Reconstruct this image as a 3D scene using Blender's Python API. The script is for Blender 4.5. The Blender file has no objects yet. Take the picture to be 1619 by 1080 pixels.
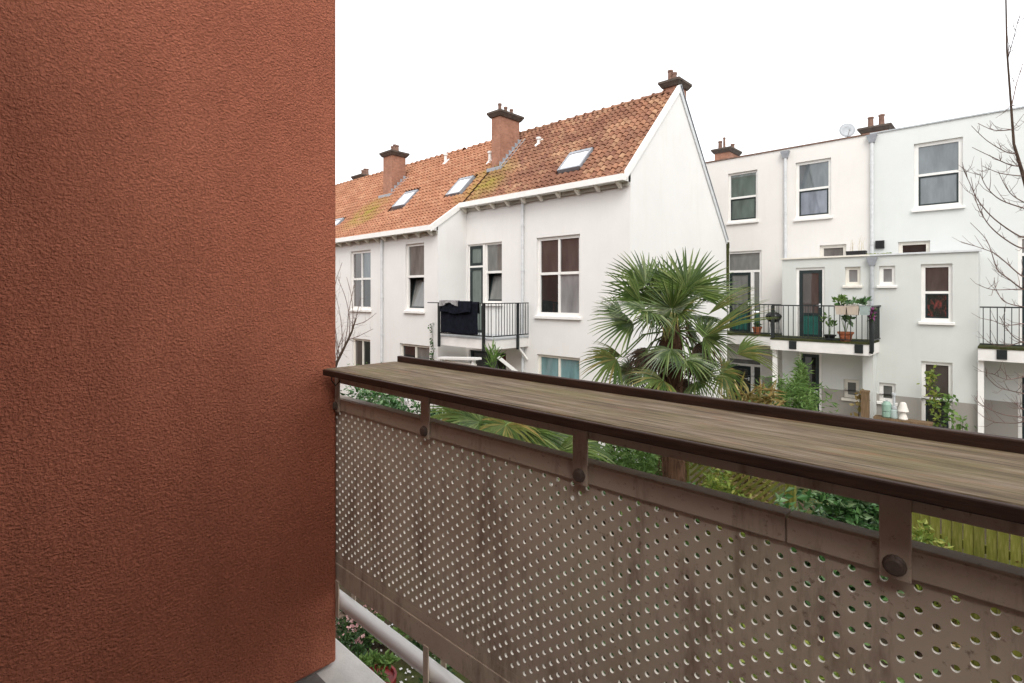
import bpy, bmesh, math, random
import numpy as np
from mathutils import Vector, Matrix
random.seed(7); rng = np.random.default_rng(7)
sc = bpy.context.scene
COL = sc.collection
# ------------------------------------------------------------------ camera, sky, sun, exposure
H = 4.30                      # eye height above the garden
F = 845.0; CX = 809.5; HOR = 467.0        # focal length, centre and horizon in photo pixels
TH = math.radians(43.5); ST, CT = math.sin(TH), math.cos(TH)
cam = bpy.data.cameras.new('camera'); camo = bpy.data.objects.new('camera', cam); COL.objects.link(camo)
camo.location = (0, 0, H); camo.rotation_euler = (math.pi/2, 0, TH)
cam.sensor_width = 36; cam.lens = F/1619*36; cam.shift_y = -(540-HOR)/1619
cam.clip_start = 0.05; cam.clip_end = 600
sc.camera = camo
sc.render.resolution_x = 1024; sc.render.resolution_y = 683
w = bpy.data.worlds.new('World'); sc.world = w; w.use_nodes = True
nt = w.node_tree; nt.nodes.clear()
SUN_EL, SUN_AZ = math.radians(50), math.radians(138)
sky = nt.nodes.new('ShaderNodeTexSky'); sky.sky_type = 'NISHITA'; sky.sun_disc = False
sky.sun_elevation = SUN_EL; sky.sun_rotation = SUN_AZ; sky.dust_density = 4
hs = nt.nodes.new('ShaderNodeHueSaturation'); hs.inputs['Saturation'].default_value = 0.25
b1 = nt.nodes.new('ShaderNodeBackground'); b1.inputs[1].default_value = 0.05
b2 = nt.nodes.new('ShaderNodeBackground'); b2.inputs[0].default_value = (0.97, 0.985, 1, 1); b2.inputs[1].default_value = 0.80
ad = nt.nodes.new('ShaderNodeAddShader'); ow = nt.nodes.new('ShaderNodeOutputWorld')
L = nt.links
L.new(sky.outputs[0], hs.inputs['Color']); L.new(hs.outputs[0], b1.inputs[0])
L.new(b1.outputs[0], ad.inputs[0]); L.new(b2.outputs[0], ad.inputs[1]); L.new(ad.outputs[0], ow.inputs[0])
sl = bpy.data.lights.new('sun', 'SUN'); sl.energy = 0.75; sl.angle = math.radians(32); sl.color = (1, .965, .91)
so = bpy.data.objects.new('sun', sl); COL.objects.link(so)
sd = Vector((math.sin(SUN_AZ)*math.cos(SUN_EL), math.cos(SUN_AZ)*math.cos(SUN_EL), math.sin(SUN_EL)))
so.rotation_euler = sd.to_track_quat('Z', 'Y').to_euler(); so.location = (5, -5, 30)
vs = sc.view_settings; vs.view_transform = 'Standard'; vs.look = 'None'; vs.exposure = 0.80; vs.gamma = 1
sc.render.engine = 'CYCLES'
sc.cycles.max_bounces = 8; sc.cycles.diffuse_bounces = 5

# ------------------------------------------------------------------ photo pixel -> place
def ray(px, py):
    u = (px-CX)/F
    return Vector((-ST+u*CT, CT+u*ST, (HOR-py)/F))
def onY(px, py, Y):
    d = ray(px, py); return Vector((d.x*Y/d.y, Y, H+d.z*Y/d.y))
def onX(px, py, X):
    d = ray(px, py); return Vector((X, d.y*X/d.x, H+d.z*X/d.x))
def onZ(px, py, Z):
    d = ray(px, py); t = (Z-H)/d.z; return Vector((d.x*t, d.y*t, Z))
def atD(px, py, t):
    d = ray(px, py); return Vector((d.x*t, d.y*t, H+d.z*t))
def onPlane(px, py, p0, n):
    d = ray(px, py); o = Vector((0, 0, H)); t = (p0-o).dot(n)/d.dot(n); return o+d*t

# ------------------------------------------------------------------ materials
MATS = {}
def _n(nt, t, **k):
    n = nt.nodes.new(t)
    for a, b in k.items(): setattr(n, a, b)
    return n
def ramp(nt, fac, stops):
    r = _n(nt, 'ShaderNodeValToRGB'); e = r.color_ramp.elements
    while len(e) < len(stops): e.new(.5)
    for i, (p, c) in enumerate(stops):
        e[i].position = p; e[i].color = (*c, 1)
    nt.links.new(fac, r.inputs[0]); return r.outputs[0]
def mixc(nt, fac, a, b, mode='MIX'):
    m = _n(nt, 'ShaderNodeMix', data_type='RGBA', blend_type=mode)
    if isinstance(fac, (int, float)): m.inputs[0].default_value = fac
    else: nt.links.new(fac, m.inputs[0])
    for s, v in ((6, a), (7, b)):
        if isinstance(v, tuple): m.inputs[s].default_value = (*v, 1)
        else: nt.links.new(v, m.inputs[s])
    return m.outputs[2]
def noise(nt, scale, detail=4, rough=.55, vec=None, stretch=None, dist=0):
    t = _n(nt, 'ShaderNodeTexNoise'); t.inputs['Scale'].default_value = scale
    t.inputs['Detail'].default_value = detail; t.inputs['Roughness'].default_value = rough; t.inputs['Distortion'].default_value = dist
    tc = _n(nt, 'ShaderNodeTexCoord'); src = tc.outputs['Object']
    if stretch:
        mp = _n(nt, 'ShaderNodeMapping'); mp.inputs['Scale'].default_value = stretch
        nt.links.new(src, mp.inputs[0]); src = mp.outputs[0]
    nt.links.new(src, t.inputs[0]); return t.outputs[0]
def base(name, rough=.7, spec=.3, metal=0):
    m = bpy.data.materials.new(name); m.use_nodes = True
    nt = m.node_tree; b = nt.nodes['Principled BSDF']
    b.inputs['Roughness'].default_value = rough; b.inputs['Specular IOR Level'].default_value = spec; b.inputs['Metallic'].default_value = metal
    MATS[name] = m; return m, nt, b
def bump(nt, b, h, strength=.3, dist=.01):
    n = _n(nt, 'ShaderNodeBump'); n.inputs['Strength'].default_value = strength; n.inputs['Distance'].default_value = dist
    nt.links.new(h, n.inputs['Height']); nt.links.new(n.outputs[0], b.inputs['Normal'])
def simple(name, col, rough=.6, var=.15, scale=6, spec=.3, metal=0, bmp=0, bs=80, stretch=None):
    m, nt, b = base(name, rough, spec, metal)
    lo = tuple(max(0, c*(1-var)) for c in col); hi = tuple(min(1, c*(1+var)) for c in col)
    f = noise(nt, scale, 5, .6, stretch=stretch)
    nt.links.new(ramp(nt, f, [(.3, lo), (.7, hi)]), b.inputs['Base Color'])
    if bmp: bump(nt, b, noise(nt, bs, 4), bmp, .005)
    return m
def island(name, cols, rough=.6, spec=.25, var_scale=None, trans=0):
    """every loose piece of the mesh takes its own tint"""
    m, nt, b = base(name, rough, spec)
    g = _n(nt, 'ShaderNodeNewGeometry')
    st = [(i/(len(cols)-1), c) for i, c in enumerate(cols)]
    c = ramp(nt, g.outputs['Random Per Island'], st)
    if var_scale:
        c = mixc(nt, .7, c, ramp(nt, noise(nt, var_scale, 4), [(.3, (.55, .55, .55)), (.7, (1, 1, 1))]), 'MULTIPLY')
    nt.links.new(c, b.inputs['Base Color'])
    if trans:
        tr = _n(nt, 'ShaderNodeBsdfTranslucent'); nt.links.new(c, tr.inputs[0])
        mx = _n(nt, 'ShaderNodeMixShader'); mx.inputs[0].default_value = trans
        out = nt.nodes['Material Output']
        nt.links.new(b.outputs[0], mx.inputs[1]); nt.links.new(tr.outputs[0], mx.inputs[2]); nt.links.new(mx.outputs[0], out.inputs[0])
    return m
def glass(name, col, ior=1.75, rough=.015, streak=0):
    m, nt, b = base(name, rough, .5); b.inputs['IOR'].default_value = ior
    c = ramp(nt, noise(nt, 1.3, 3, stretch=(3, 3, .8)), [(.3, tuple(x*.7 for x in col)), (.7, tuple(min(1, x*1.3) for x in col))])
    nt.links.new(c, b.inputs['Base Color'])
    bump(nt, b, noise(nt, 1.1, 1), .06, .02)
    return m
def stucco(name, col, scale, strength, dist, dirt=(.6, .58, .5), dirtamt=.25, blotch=1.0):
    m, nt, b = base(name, .9, .12)
    f = noise(nt, blotch, 6, .65); c = ramp(nt, f, [(.25, tuple(x*.93 for x in col)), (.75, col)])
    st = noise(nt, 2.2, 5, .6, stretch=(2.0, 2.0, .25))
    d = ramp(nt, st, [(.52, (0, 0, 0)), (.80, (dirtamt,)*3)])
    c = mixc(nt, d, c, dirt)
    nt.links.new(c, b.inputs['Base Color'])
    bump(nt, b, noise(nt, scale, 3, .5), strength, dist)
    return m
# near red stucco: scratched render with a deep fine grain
m, nt, b = base('red_stucco', .86, .22)
c1 = ramp(nt, noise(nt, 1.6, 5, .6), [(.3, (.455, .148, .085)), (.7, (.53, .182, .106))])
gr = noise(nt, 125, 3, .6, stretch=(1, 1, 1.15), dist=.3)
c1 = mixc(nt, .5, c1, ramp(nt, gr, [(.34, (.56, .52, .50)), (.60, (1.08, 1.08, 1.08))]), 'MULTIPLY')
c1 = mixc(nt, .8, c1, ramp(nt, noise(nt, 3.5, 6, .7, stretch=(1, 1, .35)), [(.33, (.80, .78, .77)), (.67, (1.07, 1.07, 1.07))]), 'MULTIPLY')
nt.links.new(c1, b.inputs['Base Color']); bump(nt, b, gr, 1.0, .019)
# perforated steel sheet, painted taupe, dirty and streaked with rust
m, nt, b = base('taupe_steel', .55, .3)
c1 = ramp(nt, noise(nt, 4, 5, .6), [(.28, (.45, .355, .275)), (.5, (.53, .435, .345)), (.72, (.52, .45, .34))])
ru = noise(nt, 9, 6, .72, stretch=(1.2, 1, .28)); c1 = mixc(nt, ramp(nt, ru, [(.53, (0, 0, 0)), (.70, (.65,)*3)]), c1, (.15, .090, .060))
rb = noise(nt, 2.4, 7, .75); c1 = mixc(nt, ramp(nt, rb, [(.52, (0, 0, 0)), (.68, (.45,)*3)]), c1, (.30, .20, .145))
sp = noise(nt, 60, 4, .7); c1 = mixc(nt, ramp(nt, sp, [(.60, (0, 0, 0)), (.72, (.7,)*3)]), c1, (.15, .085, .06))
nt.links.new(c1, b.inputs['Base Color']); bump(nt, b, sp, .12, .003)
m, nt, b = base('rust_steel', .6, .25)
c1 = ramp(nt, noise(nt, 14, 6, .7), [(.3, (.16, .095, .068)), (.5, (.235, .16, .125)), (.75, (.28, .205, .165))])
nt.links.new(c1, b.inputs['Base Color']); bump(nt, b, noise(nt, 70, 4), .2, .003)
simple('skylit_hole_rim', (.72, .68, .60), .5, .25, 30)  # sky light on the hole edges, put into a paler colour than the sheet
simple('bolt_steel', (.10, .072, .058), .5, .3, 60, .4)
m, nt, b = base('weathered_wood', .75, .2)
gw = noise(nt, 5, 8, .68, stretch=(1, 14, 14)); gf = noise(nt, 14, 6, .7, stretch=(1, 26, 26))
c1 = ramp(nt, gw, [(.32, (.060, .040, .026)), (.5, (.160, .116, .072)), (.68, (.30, .24, .18))])
c1 = mixc(nt, .55, c1, ramp(nt, gf, [(.35, (.5, .47, .45)), (.65, (1.15, 1.12, 1.1))]), 'MULTIPLY')
al = noise(nt, 3.2, 5, .65, stretch=(1, 2.2, 1)); c1 = mixc(nt, ramp(nt, al, [(.45, (0, 0, 0)), (.68, (.5,)*3)]), c1, (.14, .125, .04))
rd = noise(nt, 6.5, 4, .6, stretch=(1, 5, 1)); c1 = mixc(nt, ramp(nt, rd, [(.58, (0, 0, 0)), (.74, (.6,)*3)]), c1, (.26, .12, .065))
cr = noise(nt, 2.2, 4, .6, stretch=(1, 38, 38)); c1 = mixc(nt, ramp(nt, cr, [(.60, (0, 0, 0)), (.66, (.75,)*3)]), c1, (.04, .026, .016))
nt.links.new(c1, b.inputs['Base Color']); bump(nt, b, gf, .5, .004)
m, nt, b = base('dark_and_shaded_wood', .6, .25)  # dark back lip; also paints the shade on the shelf front
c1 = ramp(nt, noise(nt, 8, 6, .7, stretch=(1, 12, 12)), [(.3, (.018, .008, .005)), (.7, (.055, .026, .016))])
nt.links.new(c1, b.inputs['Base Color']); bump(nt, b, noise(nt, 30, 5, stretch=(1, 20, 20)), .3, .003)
simple('white_pipe', (.80, .79, .77), .35, .04, 5, .45)
simple('concrete_pale', (.52, .50, .47), .85, .12, 9, .2, bmp=.3)
# houses
stucco('white_render', (.78, .765, .74), 55, .25, .004, (.62, .60, .52), .2)
stucco('cream_render', (.78, .755, .715), 55, .25, .004, (.62, .58, .48), .2)
stucco('mint_render', (.695, .715, .695), 55, .25, .004, (.55, .58, .52), .2)
stucco('grey_mint_render', (.615, .63, .60), 55, .25, .004, (.5, .5, .45), .2)
stucco('plinth_grey', (.33, .31, .28), 60, .3, .004, (.22, .21, .17), .4)
simple('white_paint', (.80, .785, .75), .45, .05, 4, .4)
simple('cream_paint', (.74, .70, .62), .5, .08, 6, .35)
simple('green_paint', (.012, .085, .068), .4, .2, 6, .4)
simple('dark_sash', (.012, .022, .022), .4, .3, 8, .4)
simple('black_metal', (.012, .016, .016), .45, .3, 14, .4)
simple('zinc', (.42, .44, .45), .45, .15, 7, .4)
simple('zinc_pale', (.60, .615, .62), .45, .12, 7, .35)
simple('lead', (.30, .315, .34), .5, .15, 8, .4)
simple('interior_dark', (.02, .018, .016), .8, .2, 3)
simple('slab_paint', (.72, .70, .67), .7, .08, 3, .25)
simple('soffit', (.40, .38, .33), .8, .25, 4, .2)
simple('moss', (.045, .048, .018), .95, .5, 14, .1, bmp=.6)
GL = {}

for k, c in dict(sky=(.13, .15, .16), grey=(.15, .15, .14), dark=(.018, .020, .020), brown=(.065, .052, .048), teal=(.16, .27, .28), curtain=(.22, .22, .22), blue=(.17, .19, .23), greenish=(.11, .14, .125)).items():
    glass('glass_'+k, c); GL[k] = 'glass_'+k
m = glass('glass_red', (.22, .05, .045)); GL['red'] = 'glass_red'
nt = m.node_tree; nt.links.new(ramp(nt, noise(nt, 5, 5, .7, stretch=(2, 1, .8)), [(.50, (.022, .026, .024)), (.66, (.20, .05, .045))]), nt.nodes['Principled BSDF'].inputs['Base Color'])
glass('sky_white_roof_glass', (.78, .79, .80), 2.0)  # near-white base paints the bright sky reflected in the skylights
# roof tiles: each tile its own tint, weathered by place
def tile_mat(name, cols, weath, wamt, single=False):
    m, nt, b = base(name, .85, .2)
    st = [(i/(len(cols)-1), c) for i, c in enumerate(cols)]
    if single:
        oi = _n(nt, 'ShaderNodeObjectInfo'); fac = oi.outputs['Random']
    else:
        g = _n(nt, 'ShaderNodeNewGeometry'); fac = g.outputs['Random Per Island']
    c = ramp(nt, fac, st)
    tc = _n(nt, 'ShaderNodeNewGeometry'); t = _n(nt, 'ShaderNodeTexNoise'); t.inputs['Scale'].default_value = .75; t.inputs['Detail'].default_value = 5
    nt.links.new(tc.outputs['Position'], t.inputs[0])
    c = mixc(nt, ramp(nt, t.outputs[0], [(.40, (0, 0, 0)), (.64, (wamt,)*3)]), c, weath)
    t2 = _n(nt, 'ShaderNodeTexNoise'); t2.inputs['Scale'].default_value = 11; t2.inputs['Detail'].default_value = 5
    nt.links.new(tc.outputs['Position'], t2.inputs[0])
    c = mixc(nt, .75, c, ramp(nt, t2.outputs[0], [(.3, (.62, .58, .55)), (.66, (1.08, 1.08, 1.08))]), 'MULTIPLY')
    # lichen below the chimneys (a stain with its own place)
    sep = _n(nt, 'ShaderNodeTexNoise'); sep.inputs['Scale'].default_value = 2.3; sep.inputs['Detail'].default_value = 6
    nt.links.new(tc.outputs['Position'], sep.inputs[0])
    for cx, cy, cz in ((-12.3, 11.7, 3.6+H), (-18.7, 11.4, 3.1+H)):
        vd = _n(nt, 'ShaderNodeVectorMath', operation='DISTANCE'); nt.links.new(tc.outputs['Position'], vd.inputs[0]); vd.inputs[1].default_value = (cx, cy, cz)
        mr = _n(nt, 'ShaderNodeMapRange'); nt.links.new(vd.outputs['Value'], mr.inputs[0])
        mr.inputs[1].default_value = .25; mr.inputs[2].default_value = 1.35; mr.inputs[3].default_value = 1; mr.inputs[4].default_value = 0
        mu = _n(nt, 'ShaderNodeMath', operation='MULTIPLY'); nt.links.new(mr.outputs[0], mu.inputs[0])
        nt.links.new(ramp(nt, sep.outputs[0], [(.32, (.1,)*3), (.62, (.95,)*3)]), mu.inputs[1])
        c = mixc(nt, mu.outputs[0], c, (.27, .215, .045))
    nt.links.new(c, b.inputs['Base Color']); bump(nt, b, t2.outputs[0], .2, .01)
NEWT = [(.37, .165, .095), (.44, .215, .125), (.40, .185, .108), (.47, .255, .155), (.35, .155, .09)]
OLDT = [(.31, .15, .09), (.39, .20, .12), (.25, .125, .08), (.44, .26, .155), (.23, .11, .075), (.35, .17, .10)]
tile_mat('tile_new', NEWT, (.33, .15, .085), .6)
tile_mat('tile_old', OLDT, (.19, .085, .055), .8)
tile_mat('tile_old_single', OLDT, (.19, .085, .055), .8, True)
simple('dark_mat', (.13, .12, .112), .9, .25, 20, .15, bmp=.3)
simple('roof_deck', (.10, .05, .035), .9, .3, 5)
m, nt, b = base('chimney_brick', .9, .15)
tc = _n(nt, 'ShaderNodeTexCoord'); mp = _n(nt, 'ShaderNodeMapping'); mp.inputs['Rotation'].default_value = (math.radians(90), 0, math.radians(0))
br = _n(nt, 'ShaderNodeTexBrick'); br.inputs['Scale'].default_value = 5.0
br.inputs['Color1'].default_value = (.41, .20, .13, 1); br.inputs['Color2'].default_value = (.31, .15, .10, 1); br.inputs['Mortar'].default_value = (.30, .24, .2, 1)
br.inputs['Mortar Size'].default_value = .012; br.inputs['Row Height'].default_value = .3
cmb = _n(nt, 'ShaderNodeSeparateXYZ'); c2 = _n(nt, 'ShaderNodeCombineXYZ'); ad2 = _n(nt, 'ShaderNodeMath', operation='ADD')
nt.links.new(tc.outputs['Object'], cmb.inputs[0]); nt.links.new(cmb.outputs[0], ad2.inputs[0]); nt.links.new(cmb.outputs[1], ad2.inputs[1])
nt.links.new(ad2.outputs[0], c2.inputs[0]); nt.links.new(cmb.outputs[2], c2.inputs[1]); nt.links.new(c2.outputs[0], br.inputs[0])
cc = mixc(nt, .6, br.outputs[0], ramp(nt, noise(nt, 3, 5), [(.3, (.6, .57, .55)), (.7, (1.1, 1.1, 1.1))]), 'MULTIPLY')
nt.links.new(cc, b.inputs['Base Color'])
simple('chimney_cap', (.095, .075, .062), .9, .3, 9, .15, bmp=.4)
simple('chimney_pot', (.20, .12, .09), .8, .3, 9, .2)
# garden
m, nt, b = base('garden_ground', .95, .1)
c1 = ramp(nt, noise(nt, .9, 8, .68), [(.32, (.035, .026, .018)), (.48, (.075, .055, .036)), (.60, (.06, .075, .02)), (.75, (.16, .135, .09))])
c1 = mixc(nt, .5, c1, ramp(nt, noise(nt, 14, 6, .7), [(.3, (.4, .4, .4)), (.7, (1.3, 1.3, 1.3))]), 'MULTIPLY')
nt.links.new(c1, b.inputs['Base Color']); bump(nt, b, noise(nt, 20, 6), .8, .03)
simple('paving', (.40, .37, .33), .9, .2, 3, .15, bmp=.3)
simple('bark', (.07, .048, .035), .9, .35, 18, .15, stretch=(1, 1, .3))
simple('twig', (.15, .10, .085), .8, .3, 10, .2)
simple('palm_fibre', (.075, .042, .025), .95, .5, 30, .1, stretch=(1, 1, .15), bmp=.8, bs=60)
island('palm_leaf', [(0.024, 0.049, 0.011), (0.068, 0.115, 0.022), (0.115, 0.169, 0.038), (0.041, 0.078, 0.016), (0.203, 0.243, 0.088), (0.081, 0.135, 0.027)], .36, .55, trans=.18)
island('palm_leaf_old', [(.05, .09, .018), (0.058, 0.111, 0.019), (0.169, 0.169, 0.039), (0.091, 0.143, 0.026), (0.260, 0.195, 0.058), (0.052, 0.104, 0.019)], .5, .35, trans=.2)
island('palm_leaf_dead', [(.09, .06, .04), (.045, .03, .024), (.15, .10, .06), (.06, .04, .03)], .8, .2)
island('leaf_laurel', [(0.017, 0.059, 0.014), (0.049, 0.133, 0.034), (0.091, 0.196, 0.056), (0.035, 0.098, 0.028), (0.196, 0.294, 0.140)], .35, .5, trans=.15)
island('leaf_yellow', [(0.120, 0.188, 0.030), (0.240, 0.285, 0.045), (0.075, 0.150, 0.030), (0.330, 0.330, 0.075), (0.150, 0.225, 0.045)], .5, .3, trans=.3)
island('leaf_fresh', [(0.075, 0.150, 0.030), (0.128, 0.225, 0.053), (0.180, 0.270, 0.075), (0.090, 0.180, 0.045)], .5, .3, trans=.3)
island('leaf_dark', [(0.022, 0.060, 0.018), (0.045, 0.098, 0.027), (0.075, 0.128, 0.038)], .5, .35, trans=.15)
island('leaf_dry', [(0.240, 0.180, 0.060), (0.336, 0.240, 0.090), (0.168, 0.156, 0.042), (0.396, 0.312, 0.144)], .7, .2, trans=.2)
island('petal_pink', [(.62, .33, .32), (.72, .48, .45), (.55, .27, .28), (.75, .60, .55)], .6, .2, trans=.2)
island('petal_white', [(.72, .70, .68), (.78, .76, .74), (.6, .6, .62)], .6, .2)
island('petal_purple', [(.22, .05, .16), (.30, .08, .22), (.16, .03, .11)], .6, .2)
island('petal_red', [(.55, .10, .08), (.62, .18, .14), (.45, .06, .05)], .7, .2)
simple('terracotta', (.36, .125, .06), .8, .2, 8, .2)
simple('red_pot', (.22, .02, .02), .4, .2, 8, .4)
simple('black_plastic', (.012, .012, .013), .5, .3, 8, .4)
simple('soil', (.03, .022, .016), .95, .4, 20, .1)
m, nt, b = base('fence_green', .85, .15)
gw = noise(nt, 5, 6, .65, stretch=(8, 8, .7))
c1 = ramp(nt, gw, [(.3, (.085, .095, .018)), (.55, (.155, .16, .032)), (.75, (.25, .235, .075))])
oi = _n(nt, 'ShaderNodeObjectInfo'); c1 = mixc(nt, .5, c1, ramp(nt, oi.outputs['Random'], [(0, (.6, .6, .55)), (1, (1.2, 1.2, 1.1))]), 'MULTIPLY')
nt.links.new(c1, b.inputs['Base Color']); bump(nt, b, gw, .3, .005)
simple('post_brown', (.16, .105, .06), .9, .3, 8, .15, stretch=(4, 4, .5))
simple('cloth_dark', (.010, .011, .017), .95, .35, 12, .05, bmp=.4, bs=120)
simple('cloth_grey', (.22, .21, .21), .95, .5, 40, .1)
simple('cloth_white', (.70, .66, .60), .95, .08, 9, .1)
simple('cloth_beige', (.52, .44, .36), .95, .1, 9, .1)
simple('bottle_green', (.24, .36, .29), .4, .12, 8, .4)
simple('bottle_grey', (.35, .42, .40), .4, .12, 8, .4)
simple('grill_black', (.012, .012, .013), .25, .2, 9, .5)
simple('dish_grey', (.36, .38, .40), .4, .1, 9, .4)
simple('reed', (.62, .56, .44), .8, .15, 9, .2)

# ------------------------------------------------------------------ mesh helpers
W = {}
class MB:
    def __init__(s): s.v = []; s.f = []; s.m = []; s.mi = 0
    def add(s, vs, fs):
        k = len(s.v); s.v += [tuple(a) for a in vs]; s.f += [tuple(i+k for i in f) for f in fs]; s.m += [s.mi]*len(fs); return s
    def box(s, x0, x1, y0, y1, z0, z1):
        return s.add([(x0,y0,z0),(x1,y0,z0),(x1,y1,z0),(x0,y1,z0),(x0,y0,z1),(x1,y0,z1),(x1,y1,z1),(x0,y1,z1)],
                     [(0,3,2,1),(4,5,6,7),(0,1,5,4),(1,2,6,5),(2,3,7,6),(3,0,4,7)])
    def hexa(s, p):      # 8 points, bottom ring then top ring
        return s.add(p, [(0,3,2,1),(4,5,6,7),(0,1,5,4),(1,2,6,5),(2,3,7,6),(3,0,4,7)])
    def bar(s, a, b, wx, wy, up=(0,0,1)):
        a = Vector(a); b = Vector(b); d = (b-a).normalized(); u = Vector(up)
        if abs(d.dot(u)) > .98: u = Vector((0,1,0))
        x = d.cross(u).normalized()*wx/2; y = x.cross(d).normalized()*wy/2
        return s.hexa([a-x-y, a+x-y, a+x+y, a-x+y, b-x-y, b+x-y, b+x+y, b-x+y])
    def tube(s, pts, rad, n=8, cap=True):
        pts = [Vector(p) for p in pts]; k = len(pts)
        if not hasattr(rad, '__len__'): rad = [rad]*k
        vs = []; fs = []; ref = None
        for i, p in enumerate(pts):
            t = (pts[min(i+1,k-1)]-pts[max(i-1,0)]).normalized()
            if ref is None: ref = Vector((0,0,1)) if abs(t.z) < .9 else Vector((1,0,0))
            x = t.cross(ref).normalized(); y = x.cross(t).normalized(); ref = y
            for j in range(n):
                a = 2*math.pi*j/n; vs.append(p+x*math.cos(a)*rad[i]+y*math.sin(a)*rad[i])
        for i in range(k-1):
            for j in range(n):
                a = i*n+j; b = i*n+(j+1)%n; fs.append((a, b, b+n, a+n))
        if cap: fs += [tuple(range(n-1,-1,-1)), tuple((k-1)*n+j for j in range(n))]
        return s.add(vs, fs)
    def lathe(s, c, prof, n=16):
        vs = []; fs = []
        for r, z in prof:
            for j in range(n):
                a = 2*math.pi*j/n; vs.append((c[0]+r*math.cos(a), c[1]+r*math.sin(a), c[2]+z))
        for i in range(len(prof)-1):
            for j in range(n):
                a = i*n+j; b = i*n+(j+1)%n; fs.append((a, b, b+n, a+n))
        fs += [tuple(range(n-1,-1,-1)), tuple((len(prof)-1)*n+j for j in range(n))]
        return s.add(vs, fs)
    def mesh(s, name):
        me = bpy.data.meshes.new(name); me.from_pydata(s.v, [], s.f); me.validate(); return me
def empty(name, loc, label, cat, group=None):
    o = bpy.data.objects.new(name, None); COL.objects.link(o); o.location = loc; o.empty_display_size = .2
    o['label'] = label; o['category'] = cat
    if group: o['group'] = group
    W[o] = Matrix.Translation(Vector(loc)); return o
def put(name, me, mats, parent=None, loc=None, rot=None, smooth=False, bevel=0, kind=None):
    if isinstance(me, MB):
        mb = me; me = mb.mesh(name)
        if max(mb.m, default=0) > 0: me.polygons.foreach_set('material_index', mb.m)
    if mats is not None and not me.materials:
        for k in ([mats] if isinstance(mats, str) else mats): me.materials.append(MATS[k])
    if smooth: me.polygons.foreach_set('use_smooth', [True]*len(me.polygons))
    o = bpy.data.objects.new(name, me); COL.objects.link(o)
    M = Matrix.Identity(4)
    if loc is not None: o.location = loc; M = Matrix.Translation(Vector(loc))
    if rot is not None:
        o.rotation_euler = rot; from mathutils import Euler
        M = M @ Euler(rot).to_matrix().to_4x4()
    if parent is not None:
        o.parent = parent; o.matrix_parent_inverse = W[parent].inverted()
    W[o] = M
    if bevel:
        bv = o.modifiers.new('bevel', 'BEVEL'); bv.width = bevel; bv.segments = 2; bv.limit_method = 'ANGLE'
    if kind: o['kind'] = kind
    return o
def thing(o, label, cat, group=None):
    o['label'] = label; o['category'] = cat
    if group: o['group'] = group
    return o

# ================================================================== SETTING
g = MB(); g.add([(-120,-60,0),(120,-60,0),(120,140,0),(-120,140,0)], [(0,1,2,3)])
put('ground', g, 'garden_ground', kind='structure')
# paved terraces at the foot of the houses and in the garden
pv = MB()
def pave(x0, x1, y0, y1, s=.5):
    nx = int((x1-x0)/s); ny = int((y1-y0)/s)
    for i in range(nx):
        for j in range(ny):
            a = x0+i*s; c = y0+j*s; z = .03+random.uniform(-.006, .006)
            pv.box(a+.005, a+s-.005, c+.005, c+s-.005, -.02, z)
pave(-12.2, -5, 8.8, 10.9); pave(-5.4, 3, 15.2, 18.6);
po = put('garden_paving', pv, 'paving', kind='structure')

# ================================================================== OUR OWN BUILDING AND BALCONY
FLOOR = H-1.455
WX, WY = -1.95, 1.052            # side wall plane and its outer end
BACK = -2.6                       # facade behind the camera
ap = empty('apartment_building', (-2.2, -.5, 0), 'red brown rough stucco wall filling the left side of the view', 'building')
mw = MB(); mw.box(WX-.32, WX, BACK, WY, FLOOR+.012, 8.2)
put('side_wall', mw, 'red_stucco', ap, bevel=.012)
mw = MB()
# back wall of the building, with openings for its own windows
def wall_mesh(mb, axis, u0, u1, v0, v1, holes, d0, depth, uz=None):
    """sheet with rectangular openings and reveals. axis 'Y': plane Y=d0, u=X, v=Z, inward = +depth"""
    us = sorted({u0, u1, *[h[0] for h in holes], *[h[1] for h in holes]}); vsx = sorted({v0, v1, *[h[2] for h in holes], *[h[3] for h in holes]})
    us = [u for u in us if u0 <= u <= u1]; vsx = [v for v in vsx if v0 <= v <= v1]
    P = (lambda u, v, d: (u, d, v)) if axis == 'Y' else (lambda u, v, d: (d, u, v))
    idx = {}
    vv = []; ff = []
    def vid(u, v):
        if (u, v) not in idx: idx[(u, v)] = len(vv); vv.append(P(u, v, d0))
        return idx[(u, v)]
    flip = (depth < 0) != (axis == 'X')
    for i in range(len(us)-1):
        for j in range(len(vsx)-1):
            cu = (us[i]+us[i+1])/2; cv = (vsx[j]+vsx[j+1])/2
            if any(h[0] < cu < h[1] and h[2] < cv < h[3] for h in holes): continue
            q = (vid(us[i], vsx[j]), vid(us[i+1], vsx[j]), vid(us[i+1], vsx[j+1]), vid(us[i], vsx[j+1]))
            ff.append(q[::-1] if flip else q)
    mb.add(vv, ff)
    for a, b_, c, d, *sk in holes:
        p = [P(a, c, d0), P(b_, c, d0), P(b_, d, d0), P(a, d, d0), P(a, c, d0+depth), P(b_, c, d0+depth), P(b_, d, d0+depth), P(a, d, d0+depth)]
        sk = sk[0] if sk else ''; mb.add(p, [f for f, k_ in (((0,4,5,1), 'B'), ((1,5,6,2), 'R'), ((2,6,7,3), 'T'), ((3,7,4,0), 'L')) if k_ not in sk])
OWN = [(-12.0,-10.6,.9,2.6), (-9,-7.6,.9,2.6), (-6,-4.6,.9,2.6), (-12.0,-10.6,3.6,5.4), (-9,-7.6,3.6,5.4), (-6,-4.6,3.6,5.4), (3.2,4.6,.9,2.6), (3.2,4.6,3.6,5.4), (6.4,7.8,3.6,5.4)]
wall_mesh(mw, 'Y', -34, 16, 0, 7.9, OWN, BACK, -.12)
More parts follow.
